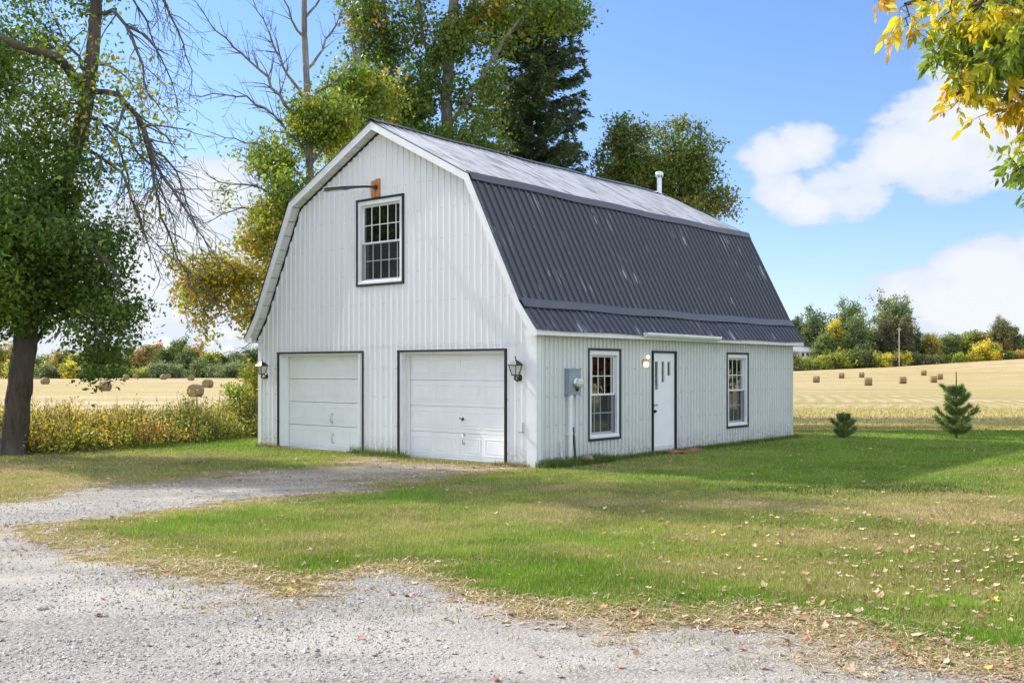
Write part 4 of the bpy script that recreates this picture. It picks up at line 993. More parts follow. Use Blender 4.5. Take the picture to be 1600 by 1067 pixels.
blobs = [pb(470, 290, D2, 62, 60, 1.4, 1.2), pb(500, 215, D2-.2, 45, 55, 1.1, 1.1), pb(410, 230, D2+.5, 40, 30, .9, .5), pb(430, 345, D2, 60, 30, 1.2, 1.1), pb(350, 420, D2-.6, 75, 32, 1.0, 1.2), pb(320, 460, D2-.8, 45, 40, .8, 1.2), pb(385, 385, D2-.3, 55, 25, 1.0, 1), pb(360, 505, D2-.8, 50, 28, .6, .9), pb(400, 460, D2, 40, 40, 1, .9), pb(345, 365, D2-1, 25, 22, .6, .5), pb(520, 180, D2-.4, 35, 40, .9, .9), pb(476, 190, D2, 34, 50, .9, .8), pb(440, 270, D2, 40, 40, 1, .9), pb(355, 300, D2-1, 25, 20, .6, .35)]
def ylow(C, cols, r):
    # the lower, left-hand boughs have turned yellow
    pxv = 800+C[:, 0]/C[:, 1]*FOC; pyv = HZ-(C[:, 2]-CAM_H)/C[:, 1]*FOC
    t = sm(350-pyv, -60, 100)*.95+sm(pxv-400, 0, 90)*.6; y = r.random(len(C)) > t.clip(0, .95)
    cols = cols.copy(); cols[y] = pick([(4, (.40,.33,.035)), (2.5, YG), (1.3, OR), (1.2, LG), (1.2, (.32,.24,.06))], int(y.sum()), r); return C, cols
tree('half_bare_tree', 'half bare tree behind the left gable with yellow lower boughs and leafless limbs', None, [(t2, .17, .06),
   ([P(492,400,D2),P(440,440,D2-.4),P(380,432,D2-.8),P(330,430,D2-1),P(290,445,D2-1.1)], .07, .02), ([P(492,420,D2),P(430,470,D2-.4),P(370,480,D2-.8),P(330,500,D2-1)], .06, .015),
   ([P(486,340,D2),P(450,300,D2),P(420,260,D2+.4)], .06, .02), ([P(484,260,D2),P(520,210,D2-.2),P(525,170,D2-.4)], .05, .02), ([P(492,400,D2),P(440,370,D2-.2),P(380,380,D2-.5)], .05, .02)],
   blobs, 1050, 38000, .11, [(3, LG), (3, MG), (1.5, YG), (.6, YE)], M['bark_grey'], 22, clump=.22, thr=.43, fq=1.3, rmin=.008, bare=bare2, extra=ylow, twigmat=M['twig'])

# 3. tall poplar behind the ridge
D3 = 38.0
t3 = [P(706, 577, D3)*[1,1,0], P(704, 400, D3), P(700, 250, D3), P(697, 150, D3), P(705, 60, D3), P(712, -40, D3), P(715, -200, D3)]
l3 = [(t3, .30, .14), ([P(700,200,D3),P(735,150,D3-.5),P(790,60,D3-.8),P(830,10,D3-1),P(850,-80,D3-1)], .085, .04), ([P(700,170,D3),P(660,60,D3+.5),P(650,-20,D3+.8),P(640,-120,D3+1)], .10, .05),
   ([P(704,330,D3),P(640,280,D3+.5),P(620,170,D3+1),P(604,60,D3+1.2),P(595,-60,D3+1.2)], .13, .06), ([P(703,300,D3),P(740,200,D3+.8),P(760,120,D3+1)], .09, .04),
   ([P(697,120,D3),P(735,20,D3+.5),P(770,-60,D3+.8)], .09, .04), ([P(640,280,D3+.5),P(575,215,D3),P(560,130,D3-.3),P(548,60,D3-.4)], .08, .03)]
b3 = [pb(590, 60, D3+1, 48, 75, 1.3, 1.1), pb(640, 30, D3+.8, 50, 70, 1.5, .9), pb(625, 170, D3, 70, 60, 1.7, 1.2), pb(560, 150, D3, 42, 50, 1.2, 1), pb(700, 60, D3, 55, 50, 1.6, .8), pb(690, 225, D3-.3, 75, 42, 1.5, 1.3), pb(745, 130, D3, 45, 75, 1.3, .9), pb(770, 40, D3, 50, 60, 1.4, 1.1),
   pb(845, 20, D3-.8, 60, 32, 1.2, 1.2), pb(890, 15, D3-.8, 32, 28, .9, 1.1), pb(655, 120, D3, 50, 60, 1.4, .9), pb(740, 220, D3-.3, 55, 40, 1.2, .9), pb(600, 240, D3, 50, 30, 1.2, .5), pb(680, -100, D3, 150, 70, 2.5, .7), pb(820, -70, D3, 90, 60, 2, .7), pb(560, -20, D3+1, 40, 40, 1.2, .7), pb(540, 210, D3-.5, 35, 50, 1, 1)]
tree('poplar_tree', 'tall broad poplar with glossy green leaves rising over the barn ridge', None, l3, b3, 1900, 60000, .115, [(4, MG), (3.2, (.14,.19,.04)), (1.3, DG), (.8, LG), (.25, OR), (.2, YE)], M['bark_grey'], 23, clump=.27, thr=.455, fq=1.1, rmin=.009, aspect=.8, ldroop=.8)
# 3b. young stem left of the ridge peak
t3b = [P(570, 577, 34.5)*[1,1,0], P(571, 300, 34.5), P(572, 200, 34.5), P(566, 130, 34.5), P(560, 60, 34.5)]
tree('young_poplar', 'slender young poplar seen just left of the gable peak', None, [(t3b, .11, .03), ([P(572,190,34.5),P(540,150,34.2),P(525,110,34)], .04, .015), ([P(571,230,34.5),P(540,200,34.5)], .035, .015), ([P(571,170,34.5),P(600,130,34.5)], .035, .015)],
  [pb(548, 130, 34.5, 34, 36, 1, 1), pb(575, 170, 34.3, 30, 20, .8, .7), pb(530, 170, 34.3, 30, 36, .9, 1), pb(595, 150, 34.5, 26, 34, .8, .7), pb(535, 215, 34, 35, 30, .9, .8)], 150, 7500, .12, [(4, MG), (3, LG), (1, YG), (.5, OR)], M['bark_grey'], 24, clump=.36, aspect=.75, ldroop=.6)

# 4. spruce
def spruce(name, label, base, height, rad, nwh, seed, pal, h0=.0, per=9, taper=.9, needle=.16, dens=1.0, gap=.25):
    r = np.random.default_rng(seed); root = empty(name, tuple(base), label=label, cat='tree'); A, B_, ra, rb = [], [], [], []; C = []; Ax = []
    n = 14
    for i in range(n): A.append((0, 0, height*i/n)); B_.append((0, 0, height*(i+1)/n)); t = i/n; ra.append(height*.016*(1-t)+.02); rb.append(height*.016*(1-t-1/n)+.02)
    for w in range(nwh):
        t = h0+(1-h0)*(w+.5*r.random())/nwh; z = height*t
        for b in range(r.integers(per-3, per+2)):
            if r.random() < gap: continue
            a = r.random()*6.283; ln = rad*(1-t)**taper*(.62+.55*r.random())+.25
            dr = np.array([math.cos(a), math.sin(a), 0]); m = max(3, int(ln/.32)); p = np.array([0, 0, z]); up0 = .1-.42*(1-t)
            for k in range(m):
                f = (k+1)/m; q = dr*ln*f+np.array([0, 0, z+ln*(up0*f+.26*f*f)])+r.normal(size=3)*.03
                A.append(p); B_.append(q); ra.append(.035*(1-f*.7)); rb.append(.03*(1-f*.7)); 
                for s in (-1, 1):
                    sl = (.25+.35*ln*.3)*(1.1-f*.6)*(.7+.6*r.random()); sd = np.array([-dr[1], dr[0], 0])*s; e = q+unit(sd*.8+dr*.6)*sl+np.array([0, 0, -.16*sl*1.4])
                    A.append(q); B_.append(e); ra.append(.010); rb.append(.006)
                    nn = int(26*sl*dens*3); tt = r.random(nn)[:, None]; C.append(q+(e-q)*tt+r.normal(size=(nn, 3))*np.array([.05, .05, .06])-np.array([0, 0, .05])*r.random((nn, 1))*2); Ax.append(np.tile(unit(e-q), (nn, 1)))
                nn = int(20*dens); tt = r.random(nn)[:, None]; C.append(p+(q-p)*tt+r.normal(size=(nn, 3))*.045); Ax.append(np.tile(unit(q-p), (nn, 1)))
                p = q
    V, F_ = frusta(A, B_, ra, rb, 6); np_mesh('trunk', V, F_, M['bark'], root)
    C = np.concatenate(C); Ax = np.concatenate(Ax); cols = pick(pal, len(C), r)
    V, F_, cc = leaves(C, needle, cols, .1, .28, r, face=Ax*1.6); np_mesh('crown', V, F_, M['needle'], root, fcol=cc); return root
SG = [(4, (.06, .10, .04)), (3, (.085, .13, .05)), (1.5, (.12, .165, .06)), (.4, (.12, .09, .045))]
b = P(826, 577, 42.0); spruce('spruce_tree', 'tall dark spruce standing right of the poplar behind the barn', (b[0], b[1], 0), 25, 2.9, 66, 31, SG, h0=.10, per=10, taper=.42, needle=.17, dens=1.5, gap=.22)

# 5. two round-topped trees behind the far end of the roof
pal5 = [(4, (.11,.17,.035)), (3, (.15,.22,.045)), (1.6, (.24,.24,.05)), (.5, (.24,.12,.04)), (.4, (.15,.09,.04))]
D5 = 42.0
tree('broadleaf_tree', 'narrower rust flecked tree left of the flue pipe behind the barn', 'twin trees behind the flue', [([P(977,577,D5)*[1,1,0],P(977,400,D5),P(976,300,D5),P(975,190,D5)], .16, .03), ([P(977,350,D5),P(940,280,D5),P(930,240,D5)], .05, .02), ([P(977,340,D5),P(1005,270,D5),P(1010,230,D5)], .05, .02)],
  [pb(975, 225, D5, 32, 45, 1.0, .9), pb(976, 192, D5, 13, 20, .5, 1.6), pb(1000, 205, D5, 13, 22, .5, 1.4), pb(945, 262, D5, 30, 35, .9, .9), pb(990, 270, D5-.3, 42, 45, 1.2, 1.3), pb(945, 310, D5, 35, 35, 1, 1.2), pb(985, 330, D5, 50, 40, 1.4, 1)], 560, 21000, .125, pal5, M['bark'], 41, clump=.22, thr=.33, fq=1.2, rmin=.008)
tree('broadleaf_tree', 'wider rust flecked tree behind the flue pipe with a ragged right side', 'twin trees behind the flue', [([P(1065,577,D5+1)*[1,1,0],P(1065,400,D5+1),P(1063,300,D5+1),P(1060,195,D5+1)], .18, .03), ([P(1065,370,D5+1),P(1110,310,D5+1),P(1140,310,D5+1)], .06, .02), ([P(1065,340,D5+1),P(1030,280,D5+1),P(1030,230,D5+1)], .05, .02), ([P(1065,330,D5+1),P(1095,260,D5+1),P(1095,200,D5+1)], .05, .02)],
  [pb(1062, 225, D5+1, 38, 42, 1.2, 1), pb(1060, 195, D5+1, 16, 24, .6, 1.6), pb(1030, 215, D5+1, 14, 24, .6, 1.3), pb(1090, 255, D5+1, 42, 45, 1.3, 1.1), pb(1040, 280, D5+.6, 50, 50, 1.4, 1.3), pb(1100, 305, D5+1, 42, 45, 1.2, 1.2), pb(1135, 325, D5+1, 18, 20, .6, .9), pb(1060, 335, D5, 60, 35, 1.4, 1.1), pb(1092, 200, D5+1, 10, 16, .5, .8)], 800, 29000, .125, pal5, M['bark'], 42, clump=.22, thr=.33, fq=1.2, rmin=.008)

# 6. ash bough reaching in at the upper right; its trunk stands outside the frame
D6 = 7.6; r6 = np.random.default_rng(61)
base6 = np.array([6.6, 8.2, 0]); t6 = [base6, base6+[.05, 0, 2], base6+[-.1, 0, 3.6], base6+[-.1, .1, 5.5], base6+[.1, .1, 8]]
l6 = [(t6, .22, .08), ([base6+[-.1,0,3.4], P(1720, 30, D6+.2), P(1620, -30, D6), P(1500, -20, D6-.1), P(1420, 10, D6-.2)], .07, .015), ([base6+[-.1,0,3.2], P(1700, 120, D6), P(1600, 110, D6-.1), P(1520, 130, D6-.2), P(1490, 150, D6-.2)], .06, .012),
   ([base6+[-.05,0,2.8], P(1720, 260, D6-.2), P(1640, 230, D6-.3), P(1590, 270, D6-.4)], .05, .012), ([base6+[-.1,0,3.6], P(1720, -120, D6), P(1600, -150, D6)], .06, .02)]
b6 = [pb(1500, 40, D6, 60, 50, .5, 1), pb(1425, 22, D6-.2, 38, 26, .3, 1.6), pb(1555, 70, D6, 60, 70, .6, 1.2), pb(1510, 120, D6-.2, 38, 32, .3, 1), pb(1580, 160, D6, 40, 40, .4, 1), pb(1488, 165, D6-.1, 22, 12, .2, .8), pb(1590, 250, D6-.3, 28, 30, .25, 1), pb(1660, 130, D6, 60, 140, .7, .8), pb(1600, -60, D6, 200, 60, .8, .7), pb(1598, 300, D6-.3, 12, 14, .2, 1), pb(1740, 200, D6+.4, 70, 120, .8, .6)]
att6 = blob_points(b6, 800, r6, .5)
att6 = att6[fbm(att6[:, 0]*3.2, att6[:, 2]*3.2, 68, 3) > .40]
(A, B_, ra, rb), PP, tips = grow(l6, att6, .16, .0, .0028, 61, jitter=.08)
root = empty('ash_tree', tuple(base6), label='ash bough of yellow and green leaves hanging in at the upper right corner', cat='tree')
V, F_ = frusta(A-base6, B_-base6, ra, rb, 7); np_mesh('trunk', V, F_, M['bark'], root)
# pinnate leaves: a rachis with paired leaflets
Cs, Ax, Cc = [], [], []
pal6 = [(3.4, (.24,.34,.04)), (4.2, (.48,.50,.04)), (4.2, (.68,.54,.03)), (.7, (.60,.36,.03)), (.5, (.24,.12,.04)), (1.2, (.14,.22,.03))]
W6 = np.array([p[0] for p in pal6]); W6 = W6/W6.sum(); nz = fbm(att6[:, 0]*2.2, att6[:, 2]*2.2, 66, 3); od = np.argsort(np.argsort(-nz+r6.normal(size=len(nz))*.07))/len(nz)
ordr = [5, 0, 1, 2, 3, 4]; cw = np.cumsum(W6[ordr]); 
rA, rB = [], []
for k, a in enumerate(att6):
    px_ = 800+a[0]/a[1]*FOC; py_ = HZ-(a[2]-CAM_H)/a[1]*FOC
    o = od[k]
    if px_ < 1480 and 60 < py_: o *= .45
    if py_ > 190: o *= .38
    ci = ordr[min(5, int(np.searchsorted(cw, o)))]
    for q in range(r6.integers(2, 5)):
        d = unit(r6.normal(size=3)*.8+np.array([0, 0, -.9])); L_ = .10+.06*r6.random(); s = unit(np.cross(d, r6.normal(size=3))); rA.append(a); rB.append(a+d*L_)
        for t in (.35, .6, .85):
            for sg in (-1, 1): Cs.append(a+d*L_*t); Ax.append(unit(d*.7+s*sg*.75+np.array([0, 0, -.35]))); Cc.append(ci)
        Cs.append(a+d*L_); Ax.append(d); Cc.append(ci)
Cs = np.array(Cs); Ax = np.array(Ax); cols = pick(pal6, len(Cs), r6, .2, np.array(Cc)); 
V, F_, cc = leaves(Cs-base6, .068, cols, .0, .36, r6, pointed=True, face=Ax*6); np_mesh('crown', V, F_, M['leaf'], root, fcol=cc)
V, F_ = frusta(np.array(rA)-base6, np.array(rB)-base6, np.full(len(rA), .0016), np.full(len(rA), .001), 3); np_mesh('leaf_stalks', V, F_, M['twig'], root)

# 7. red maple on the lawn beyond the right edge: seen only as the red reflection in the side window
bt = np.array([18.0, 24.6, 0])
tree('red_maple', 'red and green maple mirrored in the upper panes of the larger side window', None, [([bt, bt+[0,0,2], bt+[.1,0,5], bt+[0,.1,7]], .2, .05)], [(*(bt+[0,0,4.4]), 2.6, 2.6, 2.2, 1), (*(bt+[-.4,0,2.2]), 2.4, 2.4, 1.3, 1.5)], 220, 14000, .19, [(4, (.24,.05,.03)), (2, OR), (2.5, MG), (1, YG)], M['bark'], 71, clump=.4)

bt = np.array([21.0, 31.5, 0])
tree('side_maple', 'green and yellow maple mirrored in the side window near the far end of the barn', None, [([bt, bt+[0,0,2], bt+[.1,0,5], bt+[0,.1,6.5]], .18, .05)], [(*(bt+[0,0,4.2]), 2.6, 3.0, 2.0, 1), (*(bt+[-.4,0,2.0]), 2.2, 3.2, 1.2, 1.3)], 200, 11000, .19, [(3, MG), (3, DG), (1.5, YG), (.5, OR)], M['bark'], 72, clump=.4)
# small pines on the lawn
def small_pine(name, label, base, height, rad, seed, nwh, tip=True):
    r = np.random.default_rng(seed); root = empty(name, tuple(base), label=label, cat='pine sapling', group='pine saplings at the lawn edge'); A, B_, ra, rb, N1, N2 = [], [], [], [], [], []
    A.append((0,0,0)); B_.append((0.01,0,height*.5)); ra.append(.03); rb.append(.022); A.append((0.01,0,height*.5)); B_.append((0.0,0,height)); ra.append(.022); rb.append(.012)
    for w in range(nwh):
        t = .05+.58*w/(nwh-1) if nwh > 1 else .3; z = height*t; k = r.integers(6, 9)
        for b_ in range(k):
            a = 6.283*b_/k+r.random()*.7; ln = rad*(1-t*.62)*(.45+.75*r.random()); d = np.array([math.cos(a), math.sin(a), .45+.25*r.random()+t*.3]); p = np.array([0,0,z]); m = 5
            for j in range(m):
                q = p+unit(d)*ln/m; d = d+np.array([0,0,.10]); A.append(p); B_.append(q); ra.append(.011); rb.append(.008)
                if j > 0: N1.append(p); N2.append(q)
                if j in (0, 1, 2, 3):
                    for s in (-1, 1, .3, -.5):
                        e = q+unit(unit(d)+np.array([-math.sin(a), math.cos(a), .2])*s*.9+r.normal(size=3)*.25)*ln*.30; A.append(q); B_.append(e); ra.append(.007); rb.append(.005); N1.append(q); N2.append(e)
                p = q
    V, F_ = frusta(A, B_, ra, rb, 6); np_mesh('trunk', V, F_, M['bark'], root)
    N1 = np.array(N1); N2 = np.array(N2); n = len(N1)*(52 if nwh > 3 else 34); i = r.integers(0, len(N1), n); t = r.random(n)[:, None]; C = N1[i]+(N2[i]-N1[i])*t; dv = unit(unit(N2[i]-N1[i])*.9+r.normal(size=(n, 3))*.65)
    ln = .10*(.7+.5*r.random(n))[:, None]; sd = unit(np.cross(dv, r.normal(size=(n, 3))))*.0042
    V = np.stack([C-sd, C+sd, C+dv*ln], 1).reshape(-1, 3); np_mesh('needles', V, np.arange(n*3).reshape(-1, 3), M['needle'], root, fcol=pick([(3, (.16,.25,.07)), (2, (.22,.31,.08)), (1, (.09,.15,.05)), (.5, (.34,.34,.09))], n, r))
gx, gy = G(1494, 685); small_pine('pine_sapling', 'taller pine sapling with a bare leader near the right edge of the lawn', (gx, gy, 0), 1.68, .66, 84, 5)
gx, gy = G(1318, 684); small_pine('pine_sapling', 'low bushy pine sapling nearer the barn, with no leader', (gx, gy, 0), .66, .42, 83, 3)

# ------------------------------------------------------------------ far trees, bales, house, pole
def gdepth(py, x_px, z_guess=-1.0):
    """distance at which the terrain is seen at picture height py along column x_px"""
    ds = np.linspace(33, 420, 3000); xs_ = (x_px-800)/FOC*ds; y = HZ-(gz(xs_, ds)-CAM_H)/ds*FOC
    return ds, y
protos = {}
def far_tree(px, base_d, top, wid, pal, label, seed, kind='round', name='tree', cat='tree', group='trees and shrubs beyond the hay field', low=0.0, nl=None, sink=0.0, lift=None, bare=.0):
    r = np.random.default_rng(seed); x = (px-800)/FOC*base_d; zb = gzf(x, base_d)-.1; zt_ = CAM_H+(HZ-top)/FOC*base_d; hh = max(1.0, zt_-zb); w = wid/FOC*base_d/2
    root = empty(name, (x, base_d, zb), label=label, cat=cat, group=group)
    bl = []
    lowf = {'round': .25, 'shrub': .02, 'tall': .22, 'spread': .42, 'conifer': .06}[kind] if lift is None else lift
    n = {'round': 9, 'shrub': 7, 'tall': 10, 'spread': 10, 'conifer': 8}[kind]
    for i in range(n):
        t = lowf+(1-lowf)*(i+.5)/n
        if kind == 'conifer': rr = w*(1.05-t)
        elif kind == 'spread': rr = w*(.35+.65*math.sin(min(1, (t-lowf)/(1-lowf)+.25)*math.pi*.75))
        else: rr = w*math.sqrt(max(.08, 1-((t-.48)/.58)**2))
        ang = i*2.4; o = (rr*.55 if kind != 'conifer' else 0)
        bl.append((math.cos(ang)*o, math.sin(ang)*o*.8, hh*t*.94, rr*.72, rr*.72, hh*(.15 if kind != 'shrub' else .3), 1))
    nl = nl or int(1500+420*w*1.2*hh/4); nl = min(nl, 9000)
    att = blob_points(bl, max(40, int(nl/26)), r, .6); att = att[(att[:, 2] > hh*lowf*.5)]
    V, F_ = None, None
    m = len(att); A = np.zeros((m, 3)); tz = att[:, 2]*.55; A[:, 2] = tz; A[:, 0] = att[:, 0]*.12
    AA = np.concatenate([[[0,0,-.3],[0,0,hh*.4]], A]); BB = np.concatenate([[[0,0,hh*.4],[w*.05,0,hh*.85]], att]); R1 = np.concatenate([[hh*.022+.05, hh*.016+.03], np.full(m, .07)]); R2 = np.concatenate([[hh*.016+.03, .03], np.full(m, .03)])
    if kind == 'shrub': R1[2:] = .03; R2[2:] = .015
    V, F_ = frusta(AA, BB, R1, R2, 4); np_mesh('trunk', V, F_, M['bark_far'], root)
    per = r.poisson(nl/m, m); ci = np.repeat(np.arange(m), per); s = (.30+.030*w)*(base_d/300)**.5
    C = att[ci]+r.normal(size=(len(ci), 3))*s*1.15; C[:, 2] = np.maximum(C[:, 2], .05)
    W = np.cumsum([p[0] for p in pal])/sum(p[0] for p in pal); nz = fbm(att[:, 0]*.3+seed, att[:, 2]*.35, seed, 3); od = np.argsort(np.argsort(nz+.04*r.normal(size=m)))/m
    idx = np.searchsorted(W, od).clip(0, len(pal)-1)[ci]; fl = r.random(len(ci)) < .2; idx = np.where(fl, r.integers(0, len(pal), len(ci)), idx)
    V, F_, cc = leaves(C, s, pick(pal, len(ci), r, .2, idx)*1.6, .1, .7, r); np_mesh('crown', V, F_, M['leaf'], root, fcol=cc)
    return root
pD = [(3, (.045,.075,.03)), (2, (.06,.09,.035)), (1, (.09,.12,.04))]; pG = [(3, (.085,.12,.035)), (2, (.12,.155,.045)), (1, (.06,.09,.03))]
pY = [(3, (.36,.34,.04)), (2, (.48,.37,.04)), (2, (.18,.21,.04))]; pYG = [(3, (.22,.26,.04)), (2, (.14,.18,.04)), (1, (.34,.33,.05))]
pO = [(2, (.34,.19,.05)), (2, (.28,.21,.05)), (3, (.14,.16,.05))]; pR = [(2, (.26,.12,.06)), (2, (.18,.13,.05)), (3, (.10,.12,.045))]; pS = [(3, (.13,.16,.09)), (2, (.17,.20,.11)), (1, (.09,.12,.06))]
pGY = [(3, (.11,.15,.06)), (2, (.16,.19,.08)), (1, (.08,.11,.045))]; pB = [(3, (.10,.11,.06)), (2, (.15,.13,.07)), (1, (.07,.09,.05))]
g_l = 'trees along the far left field edge'; g_ls = 'shrubs along the far left field edge'; g_r = 'trees along the far right field edge'; g_rs = 'shrubs along the far right field edge'
LT = [ # px, depth, top, width, palette, kind, label
 (8, 300, 535, 50, pO, 'round', 'orange and yellow far tree left of the big maple trunk'), (30, 290, 562, 46, pYG, 'shrub', 'yellow green bush showing on the left side of the maple trunk'),
 (62, 330, 556, 50, pGY, 'round', 'grey green far tree just right of the maple trunk'), (98, 322, 546, 46, pO, 'round', 'bright orange topped far tree between the trunk and the hanging maple leaves'),
 (120, 315, 552, 36, pYG, 'round', 'yellowish far tree right of the orange one'), (150, 330, 545, 60, pG, 'round', 'green far tree hidden behind the hanging maple leaves'), (181, 318, 540, 36, pG, 'round', 'rounded mid green far tree at the edge of the maple leaves'),
 (204, 345, 522, 30, pD, 'conifer', 'dark pointed evergreen, tallest of the far left tree line'), (236, 338, 536, 62, pR, 'round', 'rust red crowned far tree in the middle of the left tree line'), (262, 332, 540, 48, pG, 'round', 'green far tree right of the rust red crown'),
 (281, 340, 528, 44, pG, 'round', 'green far tree with wispy bare top left of the yellow bough'), (306, 334, 537, 46, pO, 'round', 'orange tinted far tree under the hanging yellow bough'), (292, 322, 548, 42, pD, 'round', 'dark green far tree under the yellow bough'),
 (330, 330, 548, 36, pYG, 'round', 'yellow tinged far tree right of the orange one under the bough'), (352, 332, 551, 44, pG, 'round', 'rounded green far tree left of the barn eave'), (376, 340, 547, 40, pGY, 'round', 'grey green far tree farther right toward the barn eave'),
 (398, 318, 542, 46, pD, 'round', 'dark oak like far tree next to the barn corner')]
for i, (px, d, top, w, pal, kind, lb) in enumerate(LT): far_tree(px, d, top, w, pal, lb, 200+i, kind, 'far_tree', 'tree', g_l, lift=.10 if kind == 'round' else None)
LS = [(72, 300, 572, 40, pGY, 'low olive bush behind the leftmost hay bale'), (100, 300, 570, 36, pB, 'brownish bush between the leftmost bale and the hanging leaves'), (108, 296, 565, 26, pY, 'bright yellow bush beside the hanging maple leaves'), (200, 305, 576, 34, pGY, 'low grey bush under the dark evergreen'),
 (220, 303, 577, 34, pYG, 'low yellow green bush in front of the rust red tree'), (246, 300, 566, 30, pS, 'round sage green bush with pale top, left of three'), (262, 300, 570, 28, pS, 'round sage green bush, middle of three'), (277, 300, 571, 24, pS, 'round sage green bush, right of three'),
 (312, 306, 562, 30, pGY, 'green bush beside the dark gap in the tree line'), (338, 303, 571, 34, pS, 'sage green bush left of the pair by the pale grass strip'), (354, 300, 574, 30, pGY, 'darker rounded bush near the right end of the tree line'), (368, 302, 566, 36, pS, 'taller pale green bush next to the barn eave'), (390, 300, 570, 36, pGY, 'green bush farthest right before the barn'), (170, 305, 570, 60, pG, 'green bushes mass under the hanging leaves'), (130, 305, 572, 44, pGY, 'grey green bush under the hanging leaves')]
for i, (px, d, top, w, pal, lb) in enumerate(LS): far_tree(px, d, top, w, pal, lb, 240+i, 'shrub', 'far_shrub', 'shrub', g_ls)
RT = [(1243, 380, 497, 34, pD, 'round', 'dark far tree partly hidden by the barn roof eave'), (1275, 372, 483, 46, pD, 'tall', 'broad dark green oak above the white house'), (1326, 368, 469, 44, pG, 'tall', 'tallest green tree on the far right field edge'), (1336, 360, 496, 40, pGY, 'round', 'lower green crown in front of the tallest far tree'), (1304, 362, 502, 30, pY, 'round', 'bright yellow green young tree left of the tallest far tree'),
 (1290, 358, 525, 30, pG, 'round', 'small green tree right of the white house'), (1360, 372, 521, 26, pYG, 'round', 'yellow tinted small tree between the tallest tree and the spreading tree'), (1396, 374, 466, 52, pGY, 'spread', 'wide spreading tree with an open arching top by the utility pole'), (1385, 368, 500, 38, pB, 'round', 'brownish tree under the left side of the spreading tree'), (1412, 366, 498, 32, pB, 'round', 'olive brown tree beside the utility pole'),
 (1430, 372, 524, 30, pGY, 'round', 'grey green tree right of the utility pole'), (1455, 368, 526, 26, [(2, (.36,.28,.05)), (2, (.18,.18,.05)), (1, (.1,.12,.05))], 'tall', 'golden brown pointed tree in the middle of the right edge'), (1482, 376, 528, 38, pGY, 'round', 'rounded grey green tree left of the domed olive tree'), (1500, 380, 530, 30, pG, 'round', 'green tree tucked behind the domed olive tree'),
 (1522, 374, 523, 48, [(3, (.20,.22,.05)), (2, (.12,.13,.06))], 'round', 'domed olive tree with a smooth rounded top'), (1541, 380, 525, 24, pD, 'round', 'dark green tree right of the domed olive tree'), (1563, 370, 499, 26, [(2, (.24,.15,.06)), (2, (.12,.13,.06)), (2, (.09,.11,.05))], 'tall', 'tall loose tree with a russet patch near the right border'), (1580, 372, 514, 24, pGY, 'tall', 'loose grey tree right of the russet one'), (1600, 374, 531, 34, pGY, 'round', 'grey green tree cut by the right border')]
for i, (px, d, top, w, pal, kind, lb) in enumerate(RT): far_tree(px, d, top-5, w*1.35, pal, lb, 260+i, kind, 'far_tree', 'tree', g_r)
RS = [(1256, 352, 561, 34, pYG, 'bright yellow green bush directly right of the barn wall'), (1288, 350, 556, 30, pYG, 'yellow green bush below the white house'), (1318, 350, 548, 40, pYG, 'large yellow topped bush below the tallest far tree'), (1342, 350, 546, 36, pG, 'green bush right of the large yellow topped one'), (1362, 350, 549, 36, pB, 'purple brown bush in the middle of the row'),
 (1378, 348, 552, 32, pY, 'yellow flecked bush left of the gap in the row'), (1410, 352, 552, 36, pY, 'golden bush at the foot of the utility pole'), (1430, 352, 553, 24, pG, 'green bush right of the golden one by the pole'), (1455, 350, 556, 26, pB, 'small dull bush under the golden brown tree'), (1477, 352, 557, 18, pG, 'small round green bush standing alone'), (1500, 352, 553, 20, pYG, 'small yellow green bush below the domed tree'),
 (1525, 352, 547, 26, pY, 'yellow bush left of the largest golden bush'), (1545, 352, 535, 42, [(4, (.50,.38,.04)), (2, (.30,.30,.04)), (1, (.12,.14,.04))], 'largest golden yellow bush near the right border'), (1574, 352, 550, 24, pG, 'low green bush right of the largest golden bush'), (1594, 352, 549, 26, pO, 'orange tan bush at the right border'), (1240, 352, 553, 22, pB, 'dark bush at the foot of the barn wall line'),
 (1302, 351, 553, 30, pB, 'dull bush between the yellow green ones'), (1395, 353, 554, 26, pB, 'dull low bush filling the gap left of the pole')]
for i, (px, d, top, w, pal, lb) in enumerate(RS): far_tree(px, d, top, w, pal, lb, 290+i, 'shrub', 'far_shrub', 'shrub', g_rs)
# continuing rough growth at the field margins (one tangled mass)
def margin(name, label, pts, n, hmax, size, pal, seed):
    r = np.random.default_rng(seed); pts = np.array(pts, float); t = r.random(n)*(len(pts)-1); i = t.astype(int); f = (t-i)[:, None]; c = pts[i]*(1-f)+pts[i+1]*f
    y = c[:, 1]+r.normal(size=n)*3; x = c[:, 0]+r.normal(size=n)*.5; hgt = hmax*(.3+.9*fbm(x*.12, y*.02, seed, 3))
    C = np.stack([x, y, gz(x, y)+hgt*r.random(n)], 1); idx = (fbm(x*.08, y*0+3, seed+1, 3)*1.6-.3).clip(0, .999)*len(pal)
    V, F_, cc = leaves(C, size, pick(pal, n, r, .2, idx.astype(int)), .1, .8, r); o = np_mesh(name, V, F_, M['leaf'], fcol=cc); tag(o, label, 'brush', kind='stuff')
margin('field_margin_brush', 'tangled low brush and dry grass under the far left tree line', [(-215, 312), (-150, 312), (-72, 308)], 7000, 3.2, .55, [(1, (.10,.12,.05)), (1, (.16,.17,.06)), (1, (.09,.10,.05)), (1, (.36,.27,.12))], 310)
margin('field_margin_brush', 'tangled low brush under the far right tree line', [(92, 352), (135, 354), (200, 358)], 8000, 2.4, .5, [(1, (.12,.14,.05)), (1, (.16,.13,.07)), (1, (.20,.21,.06)), (1, (.10,.11,.05))], 311)

